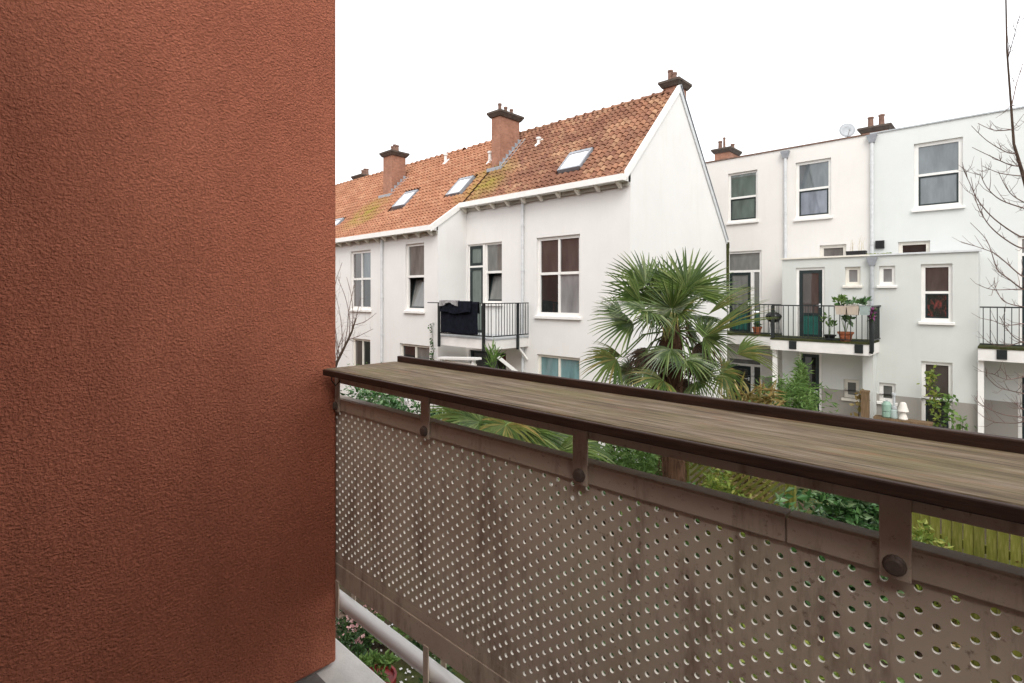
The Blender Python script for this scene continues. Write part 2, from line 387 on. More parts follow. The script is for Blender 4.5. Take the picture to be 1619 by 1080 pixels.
mw.box(-34, 16, BACK-8, BACK-.14, 7.8, 7.95)
put('back_wall', mw, 'red_stucco', ap)
for (a, b_, c, d) in OWN:
    fr = MB()
    for q in ((a, a+.09, c, d), (b_-.09, b_, c, d), (a+.09, b_-.09, d-.09, d), (a+.09, b_-.09, c, c+.09), (a+.09, b_-.09, (c+d)/2-.03, (c+d)/2+.03)): fr.box(q[0], q[1], BACK-.11, BACK-.04, q[2], q[3])
    fo = put('window', fr, 'white_paint', ap)
    gp = MB(); gp.box(a+.05, b_-.05, BACK-.10, BACK-.09, c+.05, d-.05); put('pane', gp, GL['curtain'], fo)
cs = MB(); cs.box(WX+.002, 3.0, BACK+.001, BACK+.05, FLOOR+.001, FLOOR+2.75); tw = put('added_bounce_wall', cs, 'white_paint', ap)  # unseen pale wall added to bounce sky light onto the sheet
for a in (-1.3, .2):
    cs = MB(); cs.box(a, a+1.2, BACK+.051, BACK+.09, FLOOR+.05, FLOOR+2.3); d_ = put('terrace_door', cs, 'white_paint', tw)
    cs = MB(); cs.box(a+.1, a+1.1, BACK+.091, BACK+.095, FLOOR+.2, FLOOR+2.2); put('pane', cs, GL['curtain'], tw)
cs = MB(); cs.box(WX+.001, 1.75, BACK+.001, -.2, FLOOR+2.76, FLOOR+2.95); put('added_shading_slab', cs, 'white_paint', ap)  # unseen slab overhead, added and sized to shade the balcony
cs = MB(); cs.box(1.75, 2.07, BACK+.001, WY, FLOOR+.012, H+.45); put('added_blocking_wall', cs, 'red_stucco', ap)  # unseen wall added to block side light; height set for the shading
fl = MB(); fl.box(WX-.32, 3.2, BACK+.002, 1.135, FLOOR-.2, FLOOR)
put('balcony_floor', fl, 'concrete_pale', kind='structure', bevel=.01)
mt_ = MB(); mt_.box(WX+.004, 1.746, BACK+.055, .965, FLOOR+.001, FLOOR+.014); thing(put('added_floor_mat', mt_, 'dark_mat'), 'added dark floor covering on the balcony at the foot of the red wall', 'mat')  # dark covering added to cut light bouncing off the floor
YP = 1.06                        # plane of the balustrade sheet
shelf = empty('wooden_shelf', (-.6, 1.15, H-.345), 'weathered grey green wooden shelf on top of the balcony balustrade', 'shelf')
SX0, SX1, SY0, SY1, SZ = -1.924, 1.72, .98, 1.31, H-.28
bm = MB()
bm.box(SX0, SX1, SY0+.012, SY1-.004, SZ-.023, SZ)
put('board', bm, 'weathered_wood', shelf, bevel=.003)
bm = MB(); bm.box(SX0-.001, SX1, SY0, SY0+.0115, SZ-.0245, SZ-.002); put('shaded_front_edge', bm, 'dark_and_shaded_wood', shelf, bevel=.003)  # board's own front face, its shade painted in as near-black brown
bm = MB(); bm.box(SX0+.012, SX1, SY1-.003, SY1+.018, SZ-.026, SZ+.0235); put('back_lip', bm, 'dark_and_shaded_wood', shelf, bevel=.003)
bm = MB(); bm.tube([(SX0+.018, SY0+.03, SZ-.02), (SX0+.014, SY0+.028, SZ-.045), (SX0+.016, SY0+.045, SZ-.068), (SX0+.02, SY0+.06, SZ-.05)], .0025, 6); put('wire_hook', bm, 'black_metal', shelf)

rail = empty('balcony_balustrade', (-.6, YP, FLOOR), 'taupe perforated steel balcony balustrade below the wooden shelf', 'railing')
# perforated sheet: real holes in a staggered lattice
def perforated(x0, x1, z0, z1, y, th, pz=.0353, px=.0228, r=.0072, n=12):
    ncol = int((x1-x0)/px); nrow = int((z1-z0)/pz)
    V = []; Fc = []; M = []
    for i in range(ncol):
        off = pz/2 if i % 2 else 0.0
        xa = x0+i*px; xb = xa+px; cx = (xa+xb)/2
        for j in range(nrow):
            za = z0+j*pz+off; zb = za+pz; cz = (za+zb)/2
            k = len(V)
            # outer loop of n points on the cell border, matching hole angles
            for yy in (y, y+th):
                for q in range(n):
                    a = 2*math.pi*(q+.5)/n; c, s_ = math.cos(a), math.sin(a)
                    t = min((px/2)/abs(c) if abs(c) > 1e-6 else 9, (pz/2)/abs(s_) if abs(s_) > 1e-6 else 9)
                    V.append((cx+c*r, yy, cz+s_*r)); V.append((cx+c*t, yy, cz+s_*t))
                V += [(xa,yy,za),(xb,yy,za),(xb,yy,zb),(xa,yy,zb)]
            st = 2*n+4
            for side in (0, 1):
                o = k+side*st
                for q in range(n):
                    p = (q+1) % n
                    f = [o+2*q, o+2*p, o+2*p+1, o+2*q+1]
                    a0 = 2*math.pi*(q+.5)/n; a1 = 2*math.pi*(q+1.5)/n
                    # corner fill
                    for cidx, (sx, sz) in enumerate(((-1,-1),(1,-1),(1,1),(-1,1))):
                        ca = math.atan2(sz*pz/2, sx*px/2) % (2*math.pi)
                        lo, hi = a0 % (2*math.pi), a0 % (2*math.pi)+(a1-a0)
                        if lo < ca < hi or lo < ca+2*math.pi < hi:
                            f = [o+2*q, o+2*p, o+2*p+1, o+2*n+cidx, o+2*q+1]; break
                    Fc.append(tuple(f if side == 0 else f[::-1])); M.append(0)
            for q in range(n):
                p = (q+1) % n
                Fc.append((k+2*q, k+st+2*q, k+st+2*p, k+2*p)); M.append(1)
        zt = z0+nrow*pz+pz/2; zb0 = z0
        k = len(V)
        a, b_ = (z0, z0+off) if i % 2 else (z0+nrow*pz, zt)
        for yy in (y, y+th): V += [(xa,yy,a),(xb,yy,a),(xb,yy,b_),(xa,yy,b_)]
        Fc += [(k,k+1,k+2,k+3),(k+7,k+6,k+5,k+4)]; M += [0,0]
    me = bpy.data.meshes.new('perforated_panel'); me.from_pydata(V, [], Fc); me.polygons.foreach_set('material_index', M)
    return me, x0+ncol*px, z0+nrow*pz+pz/2
PX0 = -2.02
me, PX1, PZ1 = perforated(PX0, 1.74, H-1.03, H-.458, YP, .0062, r=.0060)
put('perforated_panel', me, ['taupe_steel', 'skylit_hole_rim'], rail)
bm = MB(); bm.box(PX0, PX1, YP, YP+.0045, PZ1, H-.41); put('sheet_top_edge', bm, 'taupe_steel', rail)
bm = MB(); bm.box(PX0, PX1, YP, YP+.0045, H-1.062, H-1.03); bm.box(PX0, PX1, YP-.002, YP+.0045, H-1.138, H-1.0625); put('sheet_bottom_fold', bm, 'taupe_steel', rail, bevel=.002)
joints = [PX0, -1.36, -.31, .74, PX1]
for a, b_ in zip(joints[:-1], joints[1:]):
    bm = MB(); bm.box(a+.0015, b_-.0015, YP-.007, YP-.0005, H-.452, H-.406)
    bm.box(a+.0015, b_-.0015, YP-.0005, YP+.036, H-.411, H-.4035)
    put('top_flange', bm, 'taupe_steel', rail, bevel=.002)
bm = MB(); bm.box(PX0, 1.74, YP-.006, YP+.0, H-.345, H-.305); bm.box(PX0, 1.74, YP+.0005, YP+.04, H-.3105, H-.305); put('shelf_beam', bm, 'taupe_steel', rail, bevel=.002)
postX = [onY(536.5, 640, YP).x, onY(677, 660, YP).x, onY(922, 730, YP).x, onY(1417, 880, YP).x, .48, 1.09, 1.68]
for x in postX:
    bm = MB(); bm.box(x-.0215, x+.0215, YP-.015, YP-.0075, H-.4575, H-.308)
    p = put('post', bm, 'rust_steel' if x > 5 else 'taupe_steel', rail, bevel=.0025)
    bb = MB(); bb.lathe((0, 0, 0), [(.0168, 0), (.0168, .003), (.0145, .005), (.014, .0095), (.0105, .0115)], 14)
    put('bolt', bb, 'bolt_steel', p, loc=(x, YP-.0145, H-.433), rot=(math.pi/2, 0, 0), smooth=False)
bm = MB(); bm.tube([(PX0-.3, YP+.032, H-1.232), (1.9, YP+.032, H-1.232)], .027, 24); pp = put('lower_pipe', bm, 'white_pipe', rail, smooth=True)
for x in postX:
    bm = MB()
    bm.box(x-.013, x+.013, YP-.0115, YP-.0065, H-1.262, H-1.122)
    bm.box(x-.013, x+.013, YP-.0115, YP+.064, H-1.2655, H-1.2605)
    bm.box(x-.013, x+.013, YP+.0605, YP+.0655, H-1.262, H-1.18)
    put('pipe_bracket', bm, 'taupe_steel', rail, bevel=.001)
for x in (-2.12, 1.85):
    bm = MB(); bm.box(x-.02, x+.02, YP+.012, YP+.052, FLOOR-.12, H-.42); put('standard', bm, 'white_pipe', rail)

# ================================================================== WINDOW BUILDER
def rect(px0, px1, yt, yb, Y):
    xm = (px0+px1)/2
    return (onY(px0, yt, Y).x, onY(px1, yt, Y).x, onY(xm, yb, Y).z, onY(xm, yt, Y).z)
def zat(px, py, Y): return onY(px, py, Y).z
def window(house, r, Y, nx=1, trans=(), fr='white_paint', glassk=('grey',), sill=True, sash=None, tilt=False, fw=.075, dep=.07, interior=False):
    x0, x1, z0, z1 = r
    ya, yb = Y+dep, Y+dep+.06
    f = MB()
    f.box(x0, x0+fw, ya, yb, z0, z1); f.box(x1-fw, x1, ya, yb, z0, z1)
    f.box(x0+fw, x1-fw, ya, yb, z1-fw, z1); f.box(x0+fw, x1-fw, ya, yb, z0, z0+fw)
    xs = [x0+fw+(x1-x0-2*fw)*i/nx for i in range(nx+1)]
    zs = [z0+fw, *sorted(trans), z1-fw]
    for t in sorted(trans): f.box(x0+fw, x1-fw, ya-.012, yb-.004, t-.035, t+.035)
    for i in range(1, nx):
        for j in range(len(zs)-1):
            f.box(xs[i]-.032, xs[i]+.032, ya-.004, yb-.006, zs[j]+(.035 if j else 0), zs[j+1]-(.035 if j < len(zs)-2 else 0))
    wo = put('window', f, fr, house)
    k = 0
    for j in range(len(zs)-1):
        for i in range(nx):
            a, b_, c, d = xs[i]+(.032 if i else 0), xs[i+1]-(.032 if i < nx-1 else 0), zs[j]+(.035 if j else 0), zs[j+1]-(.035 if j < len(zs)-2 else 0)
            gk = glassk[min(k, len(glassk)-1)] if len(glassk) > 1 else glassk[0]; k += 1
            if j == 0 and (sash or tilt):
                s_ = MB(); q = .045
                s_.box(a, a+q, -.02, .02, 0, d-c); s_.box(b_-q, b_, -.02, .02, 0, d-c); s_.box(a+q, b_-q, -.02, .02, 0, q); s_.box(a+q, b_-q, -.02, .02, d-c-q, d-c)
                ang = math.radians(-13) if tilt else 0
                so_ = put('sash', s_, sash or 'dark_sash', wo, loc=(0, yb-.03+(.03 if tilt else 0), c), rot=(ang, 0, 0))
                p = MB(); p.box(a+q-.005, b_-q+.005, -.005, .005, q-.005, d-c-q+.005)
                put('pane', p, GL[gk], wo, loc=(0, yb-.03+(.03 if tilt else 0), c), rot=(ang, 0, 0))
            else:
                p = MB(); p.box(a-.01, b_+.01, yb-.026, yb-.016, c-.01, d+.01); put('pane', p, GL[gk], wo)
    bk = MB(); bk.add([(x0, yb+.5, z0), (x1, yb+.5, z0), (x1, yb+.5, z1), (x0, yb+.5, z1), (x0, yb-.002, z0), (x1, yb-.002, z0), (x1, yb-.002, z1), (x0, yb-.002, z1)],
           [(0,1,2,3), (0,4,5,1), (1,5,6,2), (2,6,7,3), (3,7,4,0)])
    if tilt: put('room_interior', bk, 'interior_dark', wo)
    if sill:
        s_ = MB(); s_.hexa([(x0-.05, Y-.07, z0-.085), (x1+.05, Y-.07, z0-.085), (x1+.05, Y+dep-.002, z0-.07), (x0-.05, Y+dep-.002, z0-.07), (x0-.05, Y-.07, z0-.02), (x1+.05, Y-.07, z0-.02), (x1+.05, Y+dep-.002, z0+.003), (x0-.05, Y+dep-.002, z0+.003)])
        put('sill', s_, fr, wo)
    return wo
def pipe(house, x, Y, z0, z1, mat, r=.04, hopper=False, off=.065):
    p = MB(); p.tube([(x, Y-off, z0), (x, Y-off, z1)], r, 12); po_ = put('downpipe', p, mat, house, smooth=False)
    z = z1-.7
    while z > z0+.3:
        c = MB(); c.lathe((x, Y-off, z), [(r+.012, 0), (r+.012, .035)], 12); c.box(x-.012, x+.012, Y-off, Y, z+.005, z+.03); put('pipe_clip', c, mat, po_); z -= 1.25
    if hopper:
        c = MB(); a = .14; b_ = .07
        c.hexa([(x-b_, Y-off-b_+.01, z1-.02), (x+b_, Y-off-b_+.01, z1-.02), (x+b_, Y-.003, z1-.02), (x-b_, Y-.003, z1-.02), (x-a, Y-off-.1, z1+.22), (x+a, Y-off-.1, z1+.22), (x+a, Y-.003, z1+.22), (x-a, Y-.003, z1+.22)])
        put('hopper', c, 'lead', po_)
def chimney(house, x0, x1, y0, y1, zb, zt, pots, axis='y', flash=None):
    c = MB(); c.box(x0, x1, y0, y1, zb, zt); co = put('chimney', c, 'chimney_brick', house)
    k = MB(); o = .11
    k.hexa([(x0-.04, y0-.04, zt+.001), (x1+.04, y0-.04, zt+.001), (x1+.04, y1+.04, zt+.001), (x0-.04, y1+.04, zt+.001), (x0-o, y0-o, zt+.11), (x1+o, y0-o, zt+.11), (x1+o, y1+o, zt+.11), (x0-o, y1+o, zt+.11)])
    k.box(x0-o-.01, x1+o+.01, y0-o-.01, y1+o+.01, zt+.1105, zt+.185); put('chimney_cap', k, 'chimney_cap', co, bevel=.01)
    for (fx, fy, h_, r) in pots:
        p = MB(); X = x0+(x1-x0)*fx; Yq = y0+(y1-y0)*fy
        p.lathe((X, Yq, zt+.1855), [(r*1.15, 0), (r*1.15, .05), (r, .08), (r*.92, h_-.06), (r*1.1, h_-.05), (r*1.1, h_), (r*.7, h_), (r*.7, h_-.1)], 12)
        put('chimney_pot', p, 'chimney_pot', co)
    return co

# ================================================================== LEFT ROW WITH THE TILED ROOF
D1, D0 = 11.2, 10.05
XG = onY(997, 300, D1).x                   # gable wall
XC = onY(738, 400, D1).x                   # corner between the two facades
ZR = H+5.60; YR = 13.70                    # ridge
ZE = H+2.83; YE = 11.02                    # upper eave
ZE0 = H+2.05; YE0 = 9.88                   # lower eave of the projecting part
ZB = H+1.62; YB = 17.0                     # rear eave
XP = onY(606, 400, D0).x                   # party line at the downpipe
XL = -34.0
def front_pt(t):        # slope length from the upper eave
    d = Vector((0, YR-YE, ZR-ZE)); return Vector((0, YE, ZE))+d.normalized()*t
SLOPE = math.hypot(YR-YE, ZR-ZE)
N_UP = Vector((0, -(ZR-ZE), YR-YE)).normalized()
N_LO = Vector((0, -(ZE-ZE0), YE-YE0)).normalized()
# --- pantile
TW, TL = .178, .215
def tile_arrays(n=7, L=TL*1.18):
    """local frame: x across, y up the slope, z out of the roof"""
    prof = []
    for i in range(n+1):
        t = i/n; z = .036*math.sin(2*math.pi*(t*.98+.02)-.6)+.008
        prof.append((TW*1.10*(t-.5), z))
    v = []
    for (x, z) in prof: v.append((x, 0, z+.046))
    for (x, z) in prof: v.append((x, L, z+.008))
    for (x, z) in prof: v.append((x, .004, z+.010))
    f = []
    m_ = n+1
    for i in range(n):
        f.append((i, i+1, m_+i+1, m_+i)); f.append((2*m_+i, 2*m_+i+1, i+1, i))
    return np.array(v), f
TV, TF = tile_arrays()
def tile_me(mat):
    me = bpy.data.meshes.new('roof_tile'); me.from_pydata([tuple(a) for a in TV], [], TF); me.materials.append(MATS[mat]); return me
class Slope:
    def __init__(s, p0, up, n): s.p0 = Vector(p0); s.up = Vector(up).normalized(); s.n = Vector(n).normalized()
    def pos(s, x, t): return Vector((x, s.p0.y, s.p0.z))+s.up*t
UP = Slope((0, YE, ZE), (0, YR-YE, ZR-ZE), N_UP); LO = Slope((0, YE0, ZE0), (0, YE-YE0, ZE-ZE0), N_LO)
LLO = math.hypot(YE-YE0, ZE-ZE0)
def tiles_joined(house, sl, cells, mat, name='roof_tiles'):
    V = []; Fs = []
    R = np.array([[1, 0, 0], list(sl.up), list(sl.n)])
    for (x, t) in cells:
        j = rng.normal(0, .004, 3); tv = TV.copy(); tv[:, 2] += rng.normal(0, .004); a = rng.normal(0, .012)
        tv[:, 0] += tv[:, 1]*a
        p = sl.pos(x, t); w_ = tv @ R + np.array(p) + np.array([j[0], 0, 0])
        k = len(V); V += w_.tolist(); Fs += [tuple(i+k for i in f) for f in TF]
    me = bpy.data.meshes.new(name); me.from_pydata(V, [], Fs); me.materials.append(MATS[mat])
    o = put(name, me, None, house, kind='stuff'); return o
def in_quad(px, py, q):
    s = 0
    for i in range(4):
        x0, y0 = q[i]; x1, y1 = q[(i+1) % 4]; s += 1 if (x1-x0)*(py-y0)-(y1-y0)*(px-x0) > 0 else -1
    return abs(s) == 4
def roof_uv(px, py):       # photo pixel -> (x, t) on the upper slope
    p = onPlane(px, py, UP.p0, UP.n); return p.x, (p-Vector((p.x, UP.p0.y, UP.p0.z))).dot(UP.up)
def skylight(house, bl, br, tr, label=None):
    x0, t0 = roof_uv(*bl); x1, _ = roof_uv(*br); _, t1 = roof_uv(*tr)
    def P(x, t, h): return UP.pos(x, t)+UP.n*h
    f = MB()
    for (a, b_, c, d) in ((x0, x0+.045, t0, t1), (x1-.06, x1, t0, t1), (x0+.045, x1-.05, t0, t0+.06), (x0+.045, x1-.05, t1-.10, t1)):
        f.hexa([P(a, c, -.02), P(b_, c, -.02), P(b_, d, -.02), P(a, d, -.02), P(a, c, .085), P(b_, c, .085), P(b_, d, .085), P(a, d, .085)])
    so_ = put('skylight', f, 'lead', house)
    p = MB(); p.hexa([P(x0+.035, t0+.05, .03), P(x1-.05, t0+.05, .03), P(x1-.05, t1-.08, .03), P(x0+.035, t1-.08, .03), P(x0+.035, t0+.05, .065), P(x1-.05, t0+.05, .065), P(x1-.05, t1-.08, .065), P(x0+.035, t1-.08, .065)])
    put('pane', p, 'sky_white_roof_glass', so_)
    return (x0-.05, x1+.05, t0-.08, t1+.02)
def vent(house, px, py, h=.34):
    x, t = roof_uv(px, py); p = UP.pos(x, t)
    m_ = MB(); m_.hexa([p+Vector((-.09, -.02, .03)), p+Vector((.09, -.02, .03)), p+Vector((.09, .2, .26)), p+Vector((-.09, .2, .26)), p+Vector((-.09, -.02, .07)), p+Vector((.09, -.02, .07)), p+Vector((.09, .2, .30)), p+Vector((-.09, .2, .30))])
    m_.tube([p+Vector((0, .08, .1)), p+Vector((0, .08, .1+h))], .055, 12); m_.lathe(p+Vector((0, .08, .1+h)), [(.085, -.03), (.085, .03), (.03, .05)], 12)
    put('roof_vent', m_, 'white_paint', house)

XV = XG+.02
hA = empty('gabled_house', (XG-2, D1+2, 0), 'white rendered house with big plain gable wall and weathered tiled roof', 'house', 'row of white houses with orange tiled roofs')
hB = empty('terraced_house', (-15, D0+2, 0), 'white terraced house projecting beside the black railed balcony', 'house', 'row of white houses with orange tiled roofs')
hC = empty('terraced_house', (XP-3, D0+2, 0), 'farthest white terraced house, next to the red wall', 'house', 'row of white houses with orange tiled roofs')
# windows: (rect, opts)
wA = [(rect(739.5, 793.5, 384.5, 479, D1), 'door'), (rect(848.5, 917, 373, 499.5, D1), 'big'), (rect(849, 917, 563, 640, D1), 'low'), (rect(742, 800, 556, 640, D1), 'under')]
floorA = H-1.18
r0 = wA[0][0]; xd = onY(765.5, 400, D1).x
holesA = [(r0[0], xd, floorA, r0[3], 'R'), (xd, r0[1], r0[2], r0[3], 'L'), wA[1][0], wA[2][0], (wA[3][0][0], wA[3][0][1], .15, wA[3][0][3])]
# merge the door and its side window into openings that touch
mb = MB(); wall_mesh(mb, 'Y', XC, XG, 0, ZE-.12, holesA, D1, .12)
# gable wall (sheet with thickness), rear and returns
gz = [(D1, 0), (D1, ZE-.07+(D1-YE)*(ZR-ZE)/(YR-YE)), (YR, ZR-.07), (YB, ZB-.05), (YB, 0)]
mb.add([(XG, y, z) for y, z in gz]+[(XG-.28, y, z) for y, z in gz], [(0, 4, 3, 2, 1), (5, 6, 7, 8, 9), (1, 2, 7, 6), (2, 3, 8, 7), (3, 4, 9, 8)])
mb.add([(XC, D0, 0), (XC, D1, 0), (XC, D1, ZE+.0), (XC, D0, ZE0+.03), ], [(0, 1, 2, 3)])
put('wall', mb, 'white_render', hA)
mb = MB(); mb.add([(XG-.28, YB, 0), (XC, YB, 0), (XC, YB, ZB), (XG-.28, YB, ZB)], [(0, 1, 2, 3)]); put('rear_wall', mb, 'white_render', hA)
# white verge boards on the gable
def sloped(mb, X0, X1, y0, z0, y1, z1, th, up):
    mb.hexa([(X0, y0, z0-th), (X1, y0, z0-th), (X1, y1, z1-th), (X0, y1, z1-th), (X0, y0, z0+up), (X1, y0, z0+up), (X1, y1, z1+up), (X0, y1, z1+up)])
mb = MB(); sloped(mb, XG-.05, XG+.035, YE-.02, ZE+.02, YR, ZR+.03, .10, .10); put('verge_board', mb, 'white_paint', hA)
mb = MB(); sloped(mb, XG-.05, XG+.035, YR+.0005, ZR+.03, YB, ZB+.03, .10, .10); put('verge_board', mb, 'zinc_pale', hA)
mb = MB(); sloped(mb, XG-.04, XG+.055, YR+.05, ZR+.085, YB, ZB+.085, -.045, .075); put('verge_capping', mb, 'lead', hA)
mb = MB(); mb.box(XG-.06, XG+.06, YB-.06, YB+.05, ZB-.12, ZB+.06); mb.tube([(XG+.03, YB-.02, ZB-.1), (XG+.03, YB-.02, H-.3)], .045, 10); put('rear_downpipe', mb, 'moss', hA)
# roof deck
mb = MB(); o = N_UP*-.03
mb.add([Vector((XC, YE, ZE))+o, Vector((XG-.04, YE, ZE))+o, Vector((XG-.04, YR, ZR))+o, Vector((XC, YR, ZR))+o, (XG-.04, YB, ZB), (XC, YB, ZB)], [(0, 1, 2, 3), (3, 2, 4, 5)])
rfA = put('roof', mb, 'roof_deck', hA)
def gutter(house, X0, X1, ye, ze, side='right'):
    g_ = MB(); g_.box(X0, X1, ye-.10, ye-.075, ze-.10, ze+.05); g_.box(X0, X1, ye-.0745, ye+.16, ze-.10, ze-.075)
    g_.box(X1-.025, X1, ye-.0745, ye+.16, ze-.0745, ze+.05)
    go = put('gutter_board', g_, 'white_paint', house)
    l = MB(); l.box(X0, X1-.03, ye-.074, ye+.02, ze-.02, ze+.045); put('gutter_lining', l, 'lead', go)
    x = X1-.22
    while x > X0:
        b_ = MB(); b_.hexa([(x-.04, ye+.14, ze-.24), (x+.04, ye+.14, ze-.24), (x+.04, ye+.17, ze-.24), (x-.04, ye+.17, ze-.24), (x-.04, ye-.04, ze-.101), (x+.04, ye-.04, ze-.101), (x+.04, ye+.17, ze-.101), (x-.04, ye+.17, ze-.101)])
        put('gutter_bracket', b_, 'cream_paint', go); x -= .62
    s_ = MB(); s_.box(X0, X1, ye+.1605, ye+.175, ze-.2, ze-.075); put('frieze', s_, 'soffit', go)
gutter(hA, XC+.02, XG-.01, YE-.06, ZE-.02)
# skylights leave a gap in the tiles
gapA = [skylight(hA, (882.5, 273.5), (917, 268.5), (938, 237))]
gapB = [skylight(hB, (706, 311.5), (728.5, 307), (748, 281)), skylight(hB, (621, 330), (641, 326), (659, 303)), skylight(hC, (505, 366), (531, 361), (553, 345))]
gapC = []
cells = []
ncols = int((XG-.06-XC)/TW); nrows = int(SLOPE/TL)+1
for j in range(nrows):
    for i in range(ncols):
        x = XG-.05-TW*(i+.5); t = j*TL-.06
        if t > SLOPE-.12: continue
        if any(g_[0] < x+TW*.35 and x-TW*.35 < g_[1] and g_[2] < t+TL*.9 and t+TL*.3 < g_[3] for g_ in gapA): continue
        cells.append((i, j, x, t))
near = sorted(cells, key=lambda c: c[0]*1.0+c[1]*.6)
single = near[:300]; rest = near[300:]
tm = tile_me('tile_old_single')
from mathutils import Euler
Rm = Matrix((Vector((1, 0, 0)), UP.up, UP.n)).transposed(); eu = Rm.to_euler()
for (i, j, x, t) in single:
    p = UP.pos(x+random.gauss(0, .004), t)+UP.n*random.gauss(0, .004)
    put('roof_tile', tm, None, rfA, loc=p, rot=(eu.x, eu.y, eu.z+0))
tiles_joined(rfA, UP, [(x, t) for (i, j, x, t) in rest], 'tile_old')
rm = MB(); n = 8; RL = .335
vs_ = []; 
for k, r in ((0, .105), (RL*.86, .085), (RL*.861, .125), (RL, .125)):
    for i in range(n+1):
        a = math.pi*i/n; vs_.append((k, math.cos(a)*r, math.sin(a)*r))
fs_ = []
for s in range(3):
    for i in range(n): fs_.append((s*(n+1)+i, s*(n+1)+i+1, (s+1)*(n+1)+i+1, (s+1)*(n+1)+i))
rm.add(vs_, fs_); rmesh = rm.mesh('ridge_tile'); rmesh.materials.append(MATS['tile_old_single'])
x = XG-.06-RL
while x > XL:
    par = rfA if x > XC else None
    if par is None: break
    put('ridge_tile', rmesh, None, par, loc=(x, YR, ZR-.02+random.gauss(0, .004)), rot=(0, 0, random.gauss(0, .01))); x -= RL
xr = x
# windows of the gabled house
dr = (r0[0], xd, floorA, r0[3])
fr = MB(); a, b_, c, d = dr; ya, yb = D1+.05, D1+.11
fr.box(a, a+.05, ya, yb, c, d); fr.box(a+.05, b_, ya, yb, d-.05, d); fr.box(b_-.09, b_, ya-.02, yb, c, d-.05)
dro = put('balcony_door_frame', fr, 'white_paint', hA)
tz = zat(752, 421.5, D1)
for (q0, q1, gk) in ((tz+.03, d-.055, 'greenish'), (c+.03, tz-.03, 'greenish')):
    s_ = MB(); qa, qb = a+.053, b_-.093; k = .085
    s_.box(qa, qa+k, ya, yb-.01, q0, q1); s_.box(qb-k, qb, ya, yb-.01, q0, q1); s_.box(qa+k, qb-k, ya, yb-.01, q0, q0+k); s_.box(qa+k, qb-k, ya, yb-.01, q1-k, q1)
    so_ = put('door_leaf' if q0 < tz else 'door_light', s_, 'dark_sash', dro)
    p = MB(); p.box(qa+k-.005, qb-k+.005, ya+.02, ya+.03, q0+k-.005, q1-k+.005); put('pane', p, GL[gk], dro)
s_ = MB(); s_.box(a+.05, b_-.09, ya-.004, yb, tz-.028, tz+.028); put('door_transom', s_, 'white_paint', dro)
window(hA, (xd, r0[1], r0[2], r0[3]), D1, 1, (zat(780, 430, D1),), glassk=('grey', 'grey'), tilt=True, fw=.06)
window(hA, wA[1][0], D1, 2, (zat(882, 432, D1),), glassk=('dark', 'curtain', 'brown', 'brown'), fw=.085)
window(hA, wA[2][0], D1, 2, (), glassk=('teal',), fr='cream_paint')
window(hA, holesA[4], D1, 2, (), glassk=('dark',), sill=False, fr='dark_sash')
pipe(hA, onY(828.5, 400, D1).x, D1, .1, ZE-.2, 'zinc_pale', .04)
# the return wall of the projecting house, its verge board
xc1, xc2 = XP, XC
rB = [rect(641, 670.5, 385, 491, D0), rect(632, 679, 545, 600, D0)]
rC = [rect(554, 586, 396.3, 489, D0), rect(557, 585.5, 536, 600, D0)]
mb = MB(); wall_mesh(mb, 'Y', XP, XC-.001, 0, ZE0-.1, rB, D0, .12); 
mb.add([(XC-.004, D0+.001, 0), (XC-.004, YB, 0), (XC-.004, YB, 1), (XC-.004, D0+.001, 1)], [(0, 1, 2, 3)])
put('wall', mb, 'white_render', hB)
mb = MB(); wall_mesh(mb, 'Y', XL, XP, 0, ZE0-.1, rC+[rect(480, 500, 398, 480, D0)], D0, .12); put('wall', mb, 'white_render', hC)
window(hB, rB[0], D0, 1, (zat(655, 437, D0),), glassk=('grey', 'grey'), tilt=True)
window(hB, rB[1], D0, 2, (), glassk=('dark', 'grey'), fr='cream_paint')
window(hC, rC[0], D0, 2, (zat(570, 441, D0),), glassk=('brown', 'dark', 'brown', 'sky'), fw=.09)
window(hC, rC[1], D0, 2, (), glassk=('brown', 'dark'), fr='cream_paint')
mb = MB(); sloped(mb, XC-.02, XC+.035, YE0-.10, ZE0-.02, YE-.10, ZE-.02, .14, .06); put('verge_board', mb, 'white_paint', hB)
for hh, x0, x1 in ((hB, XP, XC), (hC, XL, XP)):
    mb = MB(); mb.add([(x0, YE0, ZE0-.03), (x1, YE0, ZE0-.03), (x1, YE, ZE-.03), (x0, YE, ZE-.03), (x0, YR, ZR-.03), (x1, YR, ZR-.03), (x0, YB, ZB), (x1, YB, ZB)], [(0, 1, 2, 3), (3, 2, 5, 4), (4, 5, 7, 6)])
    rf = put('roof', mb, 'roof_deck', hh)
    gutter(hh, x0 if hh is hC else x0+.0, x1-.002, YE0-.04, ZE0-.02)
    n1 = int((x1-x0)/TW)+1
    c1_ = []; c2_ = []
    for i in range(n1):
        x = x1-.06-TW*(i+.5)
        for j in range(int(SLOPE/TL)+1):
            t = j*TL-.1
            if t > SLOPE-.12: continue
            if any(g_[0] < x+TW*.35 and x-TW*.35 < g_[1] and g_[2] < t+TL*.9 and t+TL*.3 < g_[3] for g_ in gapB): continue
            c1_.append((x, t))
        for j in range(int(LLO/TL)+1):
            t = j*TL-.06
            if t < LLO-.12: c2_.append((x, t))
    tiles_joined(rf, UP, c1_, 'tile_new'); tiles_joined(rf, LO, c2_, 'tile_new')
    rr = MB(); x = x1-RL
    while x > x0:
        k = len(rr.v); rr.add([(p[0]+x, p[1]+YR, p[2]+ZR-.02+random.gauss(0, .003)) for p in vs_], fs_); x -= RL
    put('ridge_tiles', rr, 'tile_new', rf, kind='stuff')
pipe(hC, XP, D0, .1, ZE0-.2, 'zinc_pale', .04)
